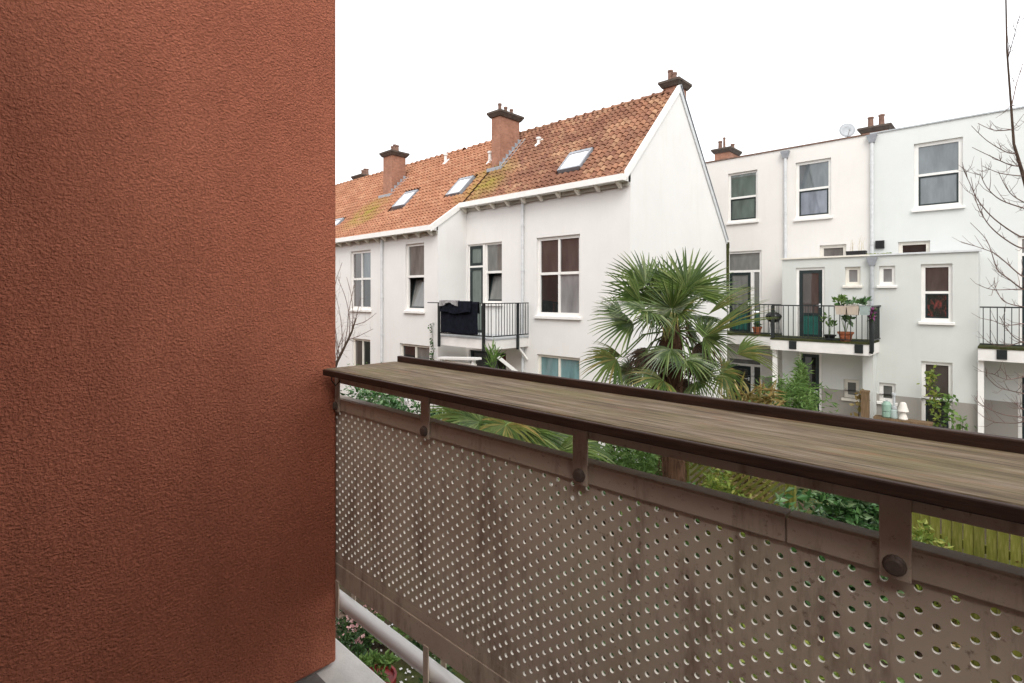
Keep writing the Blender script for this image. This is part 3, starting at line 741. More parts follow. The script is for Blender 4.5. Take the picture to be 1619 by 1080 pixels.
# chimneys
def roofz(y): return ZE+(y-YE)*(ZR-ZE)/(YR-YE)
PT3 = [(.5, .2, .30, .062), (.5, .5, .26, .062), (.5, .8, .25, .062)]
x1c = -12.2; c2 = chimney(hA, x1c-.40, x1c, 12.30, 13.22, roofz(12.3)-.1, H+5.82, PT3)
fl_ = MB()
for i in range(7):
    y0 = 12.26+i*.145; z0 = roofz(y0)
    fl_.hexa([(x1c+.002, y0, z0-.02), (x1c+.02, y0, z0-.02), (x1c+.02, y0+.143, z0+.12), (x1c+.002, y0+.143, z0+.12), (x1c+.002, y0, z0+.22), (x1c+.012, y0, z0+.22), (x1c+.012, y0+.143, z0+.22), (x1c+.002, y0+.143, z0+.22)])
sloped(fl_, x1c+.021, x1c+.20, 12.2, roofz(12.2)+.045, 13.3, roofz(13.3)+.045, .03, .02)
fl_.box(x1c-.45, x1c+.2, 12.12, 12.297, roofz(12.2)-.02, roofz(12.2)+.09)
put('flashing', fl_, 'lead', c2)
x1b = -18.2; c1c = chimney(hB, x1b-.62, x1b, 12.2, 12.86, roofz(12.2)-.1, H+5.62, [(.3, .5, .30, .075), (.55, .5, .34, .075), (.8, .5, .28, .075)])
fl_ = MB()
for i in range(5):
    y0 = 12.16+i*.145; z0 = roofz(y0)
    fl_.hexa([(x1b+.002, y0, z0-.02), (x1b+.02, y0, z0-.02), (x1b+.02, y0+.143, z0+.12), (x1b+.002, y0+.143, z0+.12), (x1b+.002, y0, z0+.26), (x1b+.012, y0, z0+.26), (x1b+.012, y0+.143, z0+.26), (x1b+.002, y0+.143, z0+.26)])
sloped(fl_, x1b+.021, x1b+.24, 12.1, roofz(12.1)+.045, 12.95, roofz(12.95)+.045, .03, .02)
fl_.box(x1b-.66, x1b+.2, 12.0, 12.197, roofz(12.08)-.02, roofz(12.1)+.09)
put('flashing', fl_, 'lead', c1c)
chimney(hC, -23.95, -23.2, 13.85, 14.5, ZR-1, H+5.72, [(.35, .5, .32, .075), (.62, .5, .36, .075), (.9, .5, .32, .075)])
chimney(hA, -7.20, -6.80, 13.74, 14.30, ZR-1.2, H+5.76, [(.25, .35, .36, .07), (.55, .35, .26, .07)])
vent(hA, 849, 233, .2); vent(hB, 702, 262); vent(hB, 772, 261)

# --- balcony on the gabled house
BY0 = 9.80; BX0, BX1 = -12.20, -10.0; BZ = floorA
sl_ = MB(); sl_.box(BX0, BX1, BY0, D1-.002, BZ-.255, BZ); bal = put('balcony', sl_, 'slab_paint', hA)
s_ = MB(); s_.box(BX0-.01, BX1+.02, BY0-.015, D1-.003, BZ+.001, BZ+.035); put('balcony_deck', s_, 'zinc', bal)
zt = BZ+.955
def post_on(bal_, x, y, z0, z1, wx=.05): 
    p = MB(); p.box(x-wx/2, x+wx/2, y-.025, y+.025, z0, z1); put('post', p, 'black_metal', bal_)
for px_ in (BX0+.03, onY(765, 500, BY0-.03).x): post_on(bal, px_, BY0-.043, BZ-.30, zt-.001, .07)
post_on(bal, BX1+.046, 10.72, BZ-.30, zt-.001, .07)
h_ = MB(); h_.bar((onY(677, 478, BY0-.04).x, BY0-.042, zt+.012), (BX1+.07, BY0-.042, zt+.012), .05, .025); h_.bar((BX1+.046, BY0-.0165, zt+.012), (BX1+.046, D1-.06, zt+.012), .05, .025); put('handrail', h_, 'black_metal', bal)
h_ = MB(); h_.bar((BX0, BY0-.042, BZ+.10), (BX1+.02, BY0-.042, BZ+.10), .025, .03); h_.bar((BX1+.046, BY0-.03, BZ+.10), (BX1+.046, D1-.05, BZ+.10), .025, .03); put('bottom_rail', h_, 'black_metal', bal)
bme = MB().box(-.007, .007, -.007, .007, 0, .84).mesh('baluster'); bme.materials.append(MATS['black_metal'])
x = BX0+.12
while x < BX1: put('baluster', bme, None, bal, loc=(x, BY0-.042, BZ+.112)); x += .115
y = BY0+.08
while y < D1-.05: put('baluster', bme, None, bal, loc=(BX1+.046, y, BZ+.112)); y += .105
st = MB(); st.bar((BX1-.28, BY0+.12, BZ-.26), (BX1+.35, D1-.1, BZ-1.35), .09, .09); put('strut', st, 'white_paint', bal)
st = MB(); st.bar((BX1-.05, D1-.35, BZ-.26), (BX1-.02, D1-.02, BZ-.62), .05, .05); put('strut', st, 'white_paint', bal)
# dark cloths hanging over that railing
def cloth(name, x0, x1, y, zt_, zb, mat, label, cat, amp=.02, nx=40, nz=18, back=.3, seed=1, wav=9, parent=None, jag=.012):
    r = random.Random(seed); ph = [r.uniform(0, 6) for _ in range(4)]
    V = []; F_ = []
    for j in range(nz+1):
        v = j/nz; z = zt_-(zt_-zb)*v
        for i in range(nx+1):
            u = i/nx; a = amp*(.3+v)
            dy = a*(math.sin(u*wav*2+ph[0]+v)+.6*math.sin(u*wav*4.3+ph[1]-v*2)+.3*math.sin(u*31+ph[2]))
            zz = z-(jag*math.sin(u*7+ph[3])*v)
            V.append((x0+(x1-x0)*u+.015*math.sin(v*3+ph[1]), y-.018-a*1.6+dy*.8, zz))
    m1 = nx+1
    for j in range(nz):
        for i in range(nx): F_.append((j*m1+i, j*m1+i+1, (j+1)*m1+i+1, (j+1)*m1+i))
    k = len(V)
    for i in range(nx+1): V.append((V[i][0], y+.03, zt_+.012))
    for i in range(nx+1): V.append((V[i][0], y+.05+.01*math.sin(i*.7), zt_-back))
    for i in range(nx): F_.append((i+1, i, k+i, k+i+1)); F_.append((k+i+1, k+i, k+m1+i, k+m1+i+1))
    me = bpy.data.meshes.new(name); me.from_pydata(V, [], F_); o = put(name, me, mat, parent, smooth=True)
    md = o.modifiers.new('solid', 'SOLIDIFY'); md.thickness = .008; md.offset = 0
    return thing(o, label, cat) if label else o
xa, xb = onY(699, 500, BY0-.06).x, onY(752, 500, BY0-.06).x
cloth('blanket', xa, xb+.12, BY0-.065, zt+.035, BZ+.115, 'cloth_dark', 'long dark blanket hanging over the black balcony railing', 'blanket', .007, seed=3)
cloth('towel', xa, xb-.12, BY0-.105, zt+.055, zt-.26, 'cloth_dark', 'shorter dark towel laid over the top of the blanket', 'towel', .02, seed=8, jag=.03)
cloth('laundry', xa+.02, xb-.6, BY0-.125, zt+.075, zt-.03, 'cloth_grey', 'crumpled pale laundry on top of the dark blanket', 'laundry', .025, seed=12, jag=.05)

# ================================================================== RIGHT FLAT-ROOFED HOUSES
DM, DE = 19.8, 18.8
ZT = H+5.02                                    # main roof edge
XS = onY(1375.5, 300, DE).x                    # party line
XE0, XE1 = onY(1237, 420, DE).x, onY(1547, 420, DE).x
ZX = zat(1390, 404.3, DE)                      # extension roof edge
ZP = zat(1439, 628, DE)                        # plinth top
FL = H-1.36                                    # first floor level
hL = empty('flat_roofed_house', (-6, DM+3, 0), 'cream white flat roofed house behind the palm, with green doors', 'house', 'pair of flat roofed white houses')
hR = empty('flat_roofed_house', (0, DM+3, 0), 'pale mint flat roofed house behind the bare tree', 'house', 'pair of flat roofed white houses')
U1 = rect(1151, 1197.5, 271.5, 350, DM); U2 = rect(1258, 1314, 253.3, 344, DM); U3 = rect(1445, 1522.5, 222, 328, DM)
DG = (*rect(1149, 1204, 397, 500, DM)[:2], FL, zat(1176, 397, DM)); GG = (*rect(1149, 1205, 565, 600, DM)[:2], .25, zat(1176, 565, DM))
K1 = (*rect(1296, 1338, 387, 400, DM)[:2], ZX-.35, zat(1317, 387, DM)); K2 = (*rect(1420, 1470.5, 381.5, 400, DM)[:2], ZX-.35, zat(1445, 381.5, DM))
RD = (onY(1609.5, 400, DM).x, onY(1609.5, 400, DM).x+1.9, FL, zat(1612, 373, DM)); RG = (RD[0], RD[1], .2, zat(1612, 590, DM))
xm = onY(1375.5, 300, DM).x
mb = MB(); wall_mesh(mb, 'Y', -16, xm, ZP, ZT, [U1, U2, DG, (GG[0], GG[1], ZP, GG[3]), K1], DM, .12)
mb.add([(-16, DM, 0), (-16, DM+9, 0), (-16, DM+9, ZT), (-16, DM, ZT)], [(0, 1, 2, 3)])
put('wall', mb, 'cream_render', hL)
mb = MB(); wall_mesh(mb, 'Y', -16, xm, 0, ZP, [(GG[0], GG[1], .25, ZP)], DM, .12); put('plinth', mb, 'plinth_grey', hL)
mb = MB(); wall_mesh(mb, 'Y', xm, 9, ZP, ZT, [U3, K2, RD, (RG[0], RG[1], ZP, RG[3])], DM, .12); put('wall', mb, 'mint_render', hR)
mb = MB(); wall_mesh(mb, 'Y', xm, 9, 0, ZP, [(RG[0], RG[1], .2, ZP)], DM, .12); put('plinth', mb, 'plinth_grey', hR)
for hh, a, b_ in ((hL, -16, xm), (hR, xm, 9)):
    r_ = MB(); r_.box(a, b_, DM+.02, DM+9, ZT-.25, ZT-.15); put('roof', r_, 'lead', hh)
    r_ = MB(); r_.box(a, b_-.002, DM-.035, DM+.25, ZT+.001, ZT+.04); put('roof_trim', r_, 'zinc' if hh is hR else 'chimney_pot', hh)
window(hL, U1, DM, 1, (zat(1174, 311.5, DM),), glassk=('greenish', 'greenish'), sash='dark_sash')
window(hL, U2, DM, 1, (zat(1286, 298, DM),), glassk=('blue', 'sky'), sash='dark_sash', fw=.09)
window(hR, U3, DM, 1, (zat(1484, 273.5, DM),), glassk=('sky', 'sky'), sash='dark_sash', fw=.10)
window(hL, K1, DM, 1, (), glassk=('grey',), sill=False, fr='cream_paint', fw=.10); window(hR, K2, DM, 1, (), glassk=('dark',), sill=False, fr='cream_paint', fw=.10)
def door_group(house, R_, Y, zt_, xs_, colour, leafglass, panel=True, name='balcony_door'):
    a, b_, c, d = R_; ya, yb = Y+.05, Y+.11
    f = MB(); k = .08
    f.box(a, a+k, ya, yb, c, d); f.box(b_-k, b_, ya, yb, c, d); f.box(a+k, b_-k, ya, yb, d-k, d)
    if zt_: f.box(a+k, b_-k, ya-.006, yb, zt_-.04, zt_+.04)
    if xs_: f.box(xs_-.05, xs_+.05, ya-.003, yb, c, (zt_-.041) if zt_ else d-k)
    do_ = put(name, f, 'white_paint', house)
    if zt_:
        p = MB(); p.box(a+k-.01, b_-k+.01, ya+.03, ya+.04, zt_+.03, d-k+.01); put('pane', p, GL['grey'], do_)
    top = (zt_-.041) if zt_ else d-k; parts = [(a+k, (xs_-.05) if xs_ else b_-k, True)]
    if xs_: parts.append((xs_+.05, b_-k, False))
    for (q0, q1, leaf) in parts:
        mid = c+.78
        s_ = MB(); e = .10 if leaf else .02
        if leaf:
            s_.box(q0, q0+e, ya+.005, yb-.01, c, top); s_.box(q1-e, q1, ya+.005, yb-.01, c, top); s_.box(q0+e, q1-e, ya+.005, yb-.01, top-e, top); s_.box(q0+e, q1-e, ya+.005, yb-.01, c, c+.12); s_.box(q0+e, q1-e, ya+.005, yb-.01, mid-.06, mid+.02)
            put('door_leaf', s_, 'dark_sash', do_)
            hd = MB(); hd.box(q1-.09, q1-.045, ya-.02, ya+.004, c+.98, c+1.10); hd.bar((q1-.07, ya-.045, c+1.05), (q1-.20, ya-.045, c+1.04), .02, .02); hd.bar((q1-.07, ya-.05, c+1.05), (q1-.07, ya, c+1.05), .02, .02); put('door_handle', hd, 'zinc_pale', do_)
        p = MB(); n_ = 6
        for i in range(n_):
            w_ = (q1-q0-2*e)/n_; p.box(q0+e+i*w_+.003, q0+e+(i+1)*w_-.003, ya+.02, ya+.032, c+(.12 if leaf else 0), mid-.06)
        put('door_panel', p, colour, do_)
        p = MB(); p.box(q0+e-.005, q1-e+.005, ya+.025, ya+.035, mid+.015, top-(e if leaf else 0)+.005); put('pane', p, GL[leafglass], do_)
    return do_
door_group(hL, DG, DM, zat(1176, 429, DM), onY(1188.5, 450, DM).x, 'green_paint', 'grey')
door_group(hL, GG, DM, zat(1176, 577, DM), onY(1188.5, 450, DM).x, 'dark_sash', 'dark', name='garden_door')
door_group(hR, RD, DM, RD[3]-.5, None, 'green_paint', 'brown')
door_group(hR, RG, DM, None, RG[0]+.9, 'dark_sash', 'dark', name='garden_door')
# lower extension shared by the two houses
S1 = rect(1336, 1360.5, 421.8, 450.5, DE); S2 = rect(1390, 1415.5, 420.3, 450.5, DE); E1 = rect(1456, 1506, 417.3, 508.5, DE)
ED = (*rect(1258.5, 1304, 423, 500, DE)[:2], FL, zat(1281, 423, DE))
E2 = (*rect(1456.5, 1506, 572.5, 600, DE)[:2], .3, zat(1481, 572.5, DE)); S3 = rect(1334, 1358, 600.5, 629.5, DE); S4 = rect(1390, 1416, 605.8, 635, DE)
EG = (*rect(1262, 1299, 556, 600, DE)[:2], .2, zat(1280, 556, DE))
for hh, a, b_, ups, downs in ((hL, XE0, XS, [S1, ED], [S3, EG]), (hR, XS, XE1, [S2, E1], [S4, E2])):
    mb = MB(); cut = [(q[0], q[1], max(q[2], ZP), q[3]) for q in downs if q[3] > ZP]
    wall_mesh(mb, 'Y', a, b_, ZP, ZX, ups+cut, DE, .12)
    xx = a if hh is hL else b_
    mb.add([(xx, DE, ZP), (xx, DM+.02, ZP), (xx, DM+.02, ZX), (xx, DE, ZX)], [(0, 1, 2, 3)])
    put('extension_wall', mb, 'grey_mint_render', hh)
    mb = MB(); cut = [(q[0], q[1], q[2], min(q[3], ZP)) for q in downs]
    wall_mesh(mb, 'Y', a, b_, 0, ZP, cut, DE, .12); mb.add([(xx, DE, 0), (xx, DM+.02, 0), (xx, DM+.02, ZP), (xx, DE, ZP)], [(0, 1, 2, 3)])
    put('extension_plinth', mb, 'plinth_grey', hh)
    r_ = MB(); r_.box(a+.03, b_-.03, DE+.01, DM-.003, ZX-.14, ZX-.02); put('extension_roof', r_, 'lead', hh)
    r_ = MB(); r_.box(a-(.06 if hh is hL else -.001), b_+(.06 if hh is hR else 0), DE-.05, DE+.14, ZX+.001, ZX+.05); put('extension_trim', r_, 'zinc_pale' if hh is hR else 'cream_paint', hh)
window(hL, S1, DE, 1, (), glassk=('curtain',), fr='cream_paint', fw=.09); window(hR, S2, DE, 1, (), glassk=('curtain',), fr='white_paint', fw=.09)
e1 = window(hR, E1, DE, 1, (zat(1481, 462.5, DE),), glassk=('red', 'brown'), sash='dark_sash', fw=.09)
window(hR, E2, DE, 1, (zat(1481, 632, DE),), glassk=('dark', 'brown'), sash='dark_sash', fw=.09, sill=False)
window(hL, S3, DE, 1, (), glassk=('grey',), fr='cream_paint', fw=.09); window(hR, S4, DE, 1, (), glassk=('grey',), fr='white_paint', fw=.09)
door_group(hL, ED, DE, None, None, 'green_paint', 'brown')
door_group(hL, EG, DE, None, None, 'dark_sash', 'dark', name='garden_door')
fpt = MB()
pipe(hL, onY(1242.5, 300, DM).x, DM, ZX+.05, zat(1242, 250, DM), 'zinc_pale', .05, True)
pipe(hR, xm+.06, DM, ZX+.05, zat(1375, 226, DM), 'zinc_pale', .05, True)
pipe(hR, XS+.06, DE, .1, zat(1376, 419, DE), 'zinc', .05, True)
# chimneys
chimney(hL, -9.26, -8.65, 22.1, 23.1, ZT-.5, H+5.92, [(.25, .2, .36, .08), (.5, .25, .5, .05), (.75, .75, .3, .08)])
chimney(hR, -4.02, -3.26, 22.1, 22.9, ZT-.5, H+5.68, [(.3, .3, .40, .09), (.72, .3, .42, .09)])
# wall vent
vx0, vx1, vz0, vz1 = rect(1384.5, 1398.5, 380.5, 393, DM)
v_ = MB(); v_.box(vx0, vx1, DM-.06, DM-.001, vz0, vz1); vo = put('wall_vent', v_, 'black_plastic', hR)
for i in range(4):
    s_ = MB(); z = vz0+(vz1-vz0)*(i+.5)/4; s_.box(vx0+.02, vx1-.02, DM-.075, DM-.061, z-.02, z+.015); put('vent_slat', s_, 'black_plastic', vo)
# satellite dish on the roof edge
dp = onY(1340, 216, DM+.35); dp.z = ZT-.15
dsh = empty('satellite_dish', dp, 'grey satellite dish on the flat roof edge', 'dish')
c_ = MB(); axis = Vector((.45, -1, .28)).normalized(); xx = axis.cross(Vector((0, 0, 1))).normalized(); yy = xx.cross(axis)
ctr = dp+Vector((0, -.05, .5)); vv = [ctr-axis*.06]; ff = []
for k, (r, h_) in enumerate(((.12, -.045), (.23, .0))):
    for j in range(20): a = 2*math.pi*j/20; vv.append(ctr+xx*math.cos(a)*r+yy*math.sin(a)*r*1.08+axis*h_)
for j in range(20): ff.append((0, 1+j, 1+(j+1) % 20)); ff.append((1+j, 21+j, 21+(j+1) % 20, 1+(j+1) % 20))
c_.add(vv, ff); do_ = put('reflector', c_, 'dish_grey', dsh, smooth=True); md = do_.modifiers.new('s', 'SOLIDIFY'); md.thickness = .012
c_ = MB(); c_.tube([dp, dp+Vector((0, 0, .45)), ctr-axis*.06], .02, 8); put('mast', c_, 'zinc', dsh)
c_ = MB(); c_.tube([ctr-yy*.23, ctr-yy*.15+axis*.28], .01, 6); c_.lathe(ctr-yy*.15+axis*.28, [(.025, -.03), (.03, .03)], 8); put('feed_arm', c_, 'zinc', dsh)
# planter with reeds and moss on the extension roof
px_ = onY(1354, 400, DE+.3).x; tr_ = empty('roof_planter', (px_, DE+.3, ZX-.02), 'black planter tray with tall dry reeds on the low flat roof', 'planter')
t_ = MB(); t_.hexa([(px_-.24, DE+.2, ZX-.02), (px_+.24, DE+.2, ZX-.02), (px_+.24, DE+.42, ZX-.02), (px_-.24, DE+.42, ZX-.02), (px_-.26, DE+.18, ZX+.19), (px_+.26, DE+.18, ZX+.19), (px_+.26, DE+.44, ZX+.19), (px_-.26, DE+.44, ZX+.19)]); put('tray', t_, 'black_plastic', tr_)
rd = MB()
for i in range(9):
    x = px_+random.uniform(-.2, .2); y = DE+random.uniform(.22, .4); h_ = random.uniform(.3, .62)
    rd.tube([(x, y, ZX+.15), (x+random.gauss(0, .02), y, ZX+.15+h_*.6), (x+random.gauss(0, .05), y, ZX+.15+h_)], [.008, .006, .003], 5)
put('reeds', rd, 'reed', tr_)
mo = MB()
for i in range(220):
    x = random.uniform(onY(1368, 400, DE).x, onY(1408, 400, DE).x); y = DE+random.uniform(.16, .7); s = random.uniform(.02, .06)
    mo.lathe((x, y, ZX-.021), [(s, 0), (s*.9, s*.9), (s*.4, s*2.0)], 6)
thing(put('moss', mo, 'leaf_yellow', kind='stuff'), 'yellow green moss growing along the low flat roof', 'moss')

# --- balconies of the right houses
def balcony(house, x0, x1, y0, y1, z, name='balcony', brackets=()):
    s_ = MB(); s_.box(x0, x1, y0, y1, z-.31, z-.002); b_ = put(name, s_, 'slab_paint', house)
    m_ = MB(); m_.box(x0-.005, x1+.005, y0-.02, y1-.001, z, z+.05); put('balcony_deck', m_, 'moss', b_)
    for x in brackets:
        k = MB(); k.box(x-.1, x+.1, y0-.03, y0-.001, z-.25, z-.01); put('bracket', k, 'black_metal', b_)
    return b_
YB1, YB2 = 17.45, 18.62
bR = balcony(hL, XE0+.06, -2.98, YB1, DE-.002, FL, brackets=(onY(1253.5, 540, YB1).x, onY(1358, 550, YB1).x))
bL = balcony(hL, onY(1140, 540, YB2).x-1.2, XE0+.055, YB2, DM-.002, FL, brackets=(onY(1225, 540, YB2).x,))
zr = FL+1.04
bme2 = MB().box(-.009, .009, -.009, .009, 0, .92).mesh('baluster'); bme2.materials.append(MATS['black_metal'])
def railing(b_, x0, x1, y, posts=(), step=.135, curve=False):
    r_ = MB(); r_.bar((x0, y, zr+.015), (x1, y, zr+.015), .05, .035); put('handrail', r_, 'black_metal', b_)
    r_ = MB(); r_.bar((x0, y, FL+.10), (x1, y, FL+.10), .03, .03); put('bottom_rail', r_, 'black_metal', b_)
    x = x0+step/2
    while x < x1: put('baluster', bme2, None, b_, loc=(x, y, FL+.115)); x += step
    for p in posts:
        m_ = MB(); m_.box(p-.045, p+.045, y-.035, y+.035, FL+.051, zr-.003); put('post', m_, 'black_metal', b_)
railing(bR, XE0+.1, -3.02, YB1+.0, posts=(XE0+.13,))
railing(bL, onY(1140, 540, YB2).x-1.2, XE0+.02, YB2, posts=())
# rounded end of the railing
e_ = MB(); xe = -2.96
e_.tube([(xe-.14, YB1, zr+.015), (xe-.04, YB1, zr-.0), (xe+.01, YB1+.01, zr-.08), (xe+.02, YB1+.01, FL+.3), (xe+.02, YB1+.01, FL-.18), (xe, YB1+.01, FL-.24)], [.03, .045, .06, .06, .055, .05], 10)
put('end_post', e_, 'black_metal', bR, smooth=True)
for z_, w_ in ((zr+.015, .05), (FL+.1, .03)): r_ = MB(); r_.bar((xe, YB1+.05, z_), (xe, DE-.003, z_), w_, .033); put('side_rail', r_, 'black_metal', bR)
y = YB1+.15
while y < DE-.05: put('baluster', bme2, None, bR, loc=(xe, y, FL+.115)); y += .135
xa = XE1+.02; YB3 = 18.45
b3 = balcony(hR, XE1+.004, 3.5, YB3, DM-.002, FL-.02, brackets=(onY(1584, 560, YB3).x,))
railing(b3, xa+.02, 3.45, YB3, posts=(1.6,))
# posts carrying the balconies
for hh, X, Y_ in ((hR, onY(1551, 600, 18.7).x, 18.7), (hL, XE0+.12, 17.7)):
    p = MB(); p.box(X-.06, X+.06, Y_-.06, Y_+.06, 0, FL-.34); put('balcony_post', p, 'white_paint', hh)
p = MB(); X = onY(1371, 600, 18.2).x; p.box(X-.13, X+.13, 18.3, 18.8-.003, 0, FL-.312); put('balcony_pier', p, 'grey_mint_render', hL)

# ================================================================== PLANT BUILDERS
def leaves(n, ctr, rad, size, mat, name, parent, shape='ellipsoid', seed=0, aspect=.45, up=.3, gap=0.0, taper=0, kind=None):
    r = np.random.default_rng(seed)
    P = r.normal(size=(n, 3)); P /= np.linalg.norm(P, axis=1)[:, None]
    # clumps: pull the leaves to sub-centres so that the outline is uneven
    nc = max(6, n//60); C = r.normal(size=(nc, 3)); C /= np.linalg.norm(C, axis=1)[:, None]; C *= r.uniform(.35, .95, nc)[:, None]
    ci = r.integers(0, nc, n); cr = r.uniform(.16, .38, nc)[ci]
    P = C[ci]+P*(cr*r.random(n)**.45)[:, None]
    if taper: P[:, :2] *= (1-taper*(P[:, 2:3]*.5+.5))
    P = P*np.array(rad)+np.array(ctr)
    D = r.normal(size=(n, 3)); D[:, 2] = D[:, 2]*.6+up; D /= np.linalg.norm(D, axis=1)[:, None]
    S = r.normal(size=(n, 3)); S -= D*(S*D).sum(1)[:, None]; S /= np.linalg.norm(S, axis=1)[:, None]
    Nn = np.cross(D, S)
    L_ = size*r.uniform(.65, 1.3, n)[:, None]; Wd = L_*aspect
    a = P; b1 = P+D*L_*.5+S*Wd*.5+Nn*L_*.06; c_ = P+D*L_*.5-Nn*L_*.05; b2 = P+D*L_*.5-S*Wd*.5+Nn*L_*.06; t = P+D*L_-Nn*L_*.12
    V = np.stack([a, b1, c_, b2, t], 1).reshape(-1, 3)
    V[:, 2] = np.maximum(V[:, 2], .02)
    Fc = []
    for i in range(n):
        k = 5*i; Fc += [(k, k+1, k+2), (k, k+2, k+3), (k+1, k+4, k+2), (k+2, k+4, k+3)]
    me = bpy.data.meshes.new(name); me.from_pydata(V.tolist(), [], Fc)
    return put(name, me, mat, parent)
def shrub(name, label, cat, base_, h_, rx, ry, n, size, mat, seed, group=None, aspect=.45, taper=0, stem=True, low=.12, up=.3):
    base_ = Vector(base_); o = empty(name, base_, label, cat, group)
    leaves(n, base_+Vector((0, 0, h_*(.5+low/2))), (rx, ry, h_*(.5-low/2)), size, mat, 'foliage', o, seed=seed, aspect=aspect, taper=taper, up=up)
    if stem:
        r = random.Random(seed); s_ = MB()
        for i in range(5):
            a = r.uniform(0, 6.28); e = base_+Vector((math.cos(a)*rx*.5, math.sin(a)*ry*.5, h_*r.uniform(.5, .8)))
            s_.tube([base_+Vector((math.cos(a)*.04, math.sin(a)*.04, 0)), base_.lerp(e, .5)+Vector((0, 0, .05)), e], [.022, .015, .006], 6)
        put('stem', s_, 'bark', o)
    return o
def strand(mb, pts, r0, r1, n=5):
    k = len(pts); mb.tube(pts, [r0+(r1-r0)*i/(k-1) for i in range(k)], n, False)

# ------------------------------------------------------------------ fan palms
def fan(hub, axis, nrm, R, mat, parent, seed, spread=150, nseg=34, droop=.25, wid=.030):
    r = random.Random(seed); axis = Vector(axis).normalized(); nrm = Vector(nrm); nrm = (nrm-axis*nrm.dot(axis)).normalized(); sd_ = nrm.cross(axis)
    V = []; F_ = []
    for i in range(nseg):
        ph = math.radians(-spread+2*spread*i/(nseg-1)+r.gauss(0, 1.4)); d = axis*math.cos(ph)+sd_*math.sin(ph)
        Ls = R*(.78+.22*math.cos(ph*.62))*r.uniform(.93, 1.05); s = (sd_*math.cos(ph)-axis*math.sin(ph))
        wseg = R*math.radians(2*spread/nseg)*.60
        cone = nrm*(.10*R*math.cos(ph*.5))
        dr_ = droop*r.uniform(.5, 1.6); k = len(V)
        for q, (t, wd) in enumerate(((.03, .14), (.30, .52), (.50, .36), (.78, .22), (1.0, .03))):
            sag = Vector((0, 0, -1))*dr_*Ls*max(0, t-.35)**2*1.6
            c_ = hub+d*Ls*t+sag-cone*(1-t)*0+nrm*(.05*R*math.sin(t*3))
            w_ = s*wseg*wd; fold = nrm*wseg*wd*.55
            V += [c_-w_+fold, c_-fold*.4, c_+w_+fold]
        for q in range(4):
            a = k+3*q; F_ += [(a, a+1, a+4, a+3), (a+1, a+2, a+5, a+4)]
    me = bpy.data.meshes.new('frond'); me.from_pydata([tuple(v) for v in V], [], F_); return put('frond', me, mat, parent)
def palm(name, label, base_, top, fronds, depth0, group, fibre_r=(.13, .17), seed=0, dead=()):
    o = empty(name, base_, label, 'palm tree', group); r = random.Random(seed)
    base_ = Vector(base_); top = Vector(top); t_ = MB(); pts = []; rad = []
    for i in range(13):
        f = i/12; pts.append(base_.lerp(top, f)+Vector((.03*math.sin(f*5), .03*math.cos(f*4), 0))); rad.append((fibre_r[0]+(fibre_r[1]-fibre_r[0])*f)*r.uniform(.9, 1.1)*(1 if f < .93 else .55))
    t_.tube(pts, rad, 14); tr = put('trunk', t_, 'palm_fibre', o, smooth=True)
    fb = MB()
    for i in range(420):
        f = r.random(); c_ = base_.lerp(top, f); a = r.uniform(0, 6.28); R_ = fibre_r[0]+(fibre_r[1]-fibre_r[0])*f; d = Vector((math.cos(a), math.sin(a), 0))
        p0 = c_+d*R_*.9; fb.tube([p0, p0+d*.05+Vector((0, 0, r.uniform(-.02, .06))), p0+d*r.uniform(.03, .11)+Vector((r.gauss(0, .02), r.gauss(0, .02), r.uniform(-.14, .0)))], [.008, .006, .002], 4, False)
    put('trunk_fibre', fb, 'palm_fibre', tr)
    for i, (hx, hy, dd, ex, ey, ed, R_, mat, droop, spread) in enumerate(fronds):
        hub = atD(hx, hy, depth0+dd); tip = atD(ex, ey, depth0+ed); ax = tip-hub; view = (Vector((0, 0, H))-hub).normalized()
        nn = Vector((0, 0, 1))*.8+view*.7+Vector((r.gauss(0, .25), r.gauss(0, .25), 0))
        fo = fan(hub, ax, nn, R_*1.06, mat, o, seed*50+i, spread=spread, droop=droop*(.5 if mat == G_ else .8), nseg=max(16, int(spread/3.3)))
        mid = top.lerp(hub, .55)+Vector((0, 0, .10)); pe = MB(); strand(pe, [top-Vector((0, 0, .12)), mid, hub, hub+ax.normalized()*R_*.12], .014, .007, 6); put('petiole', pe, 'leaf_fresh' if mat != 'palm_leaf_dead' else 'palm_leaf_dead', fo)
    return o
PD = 7.5
G_, O_, X_ = 'palm_leaf', 'palm_leaf_old', 'palm_leaf_dead'
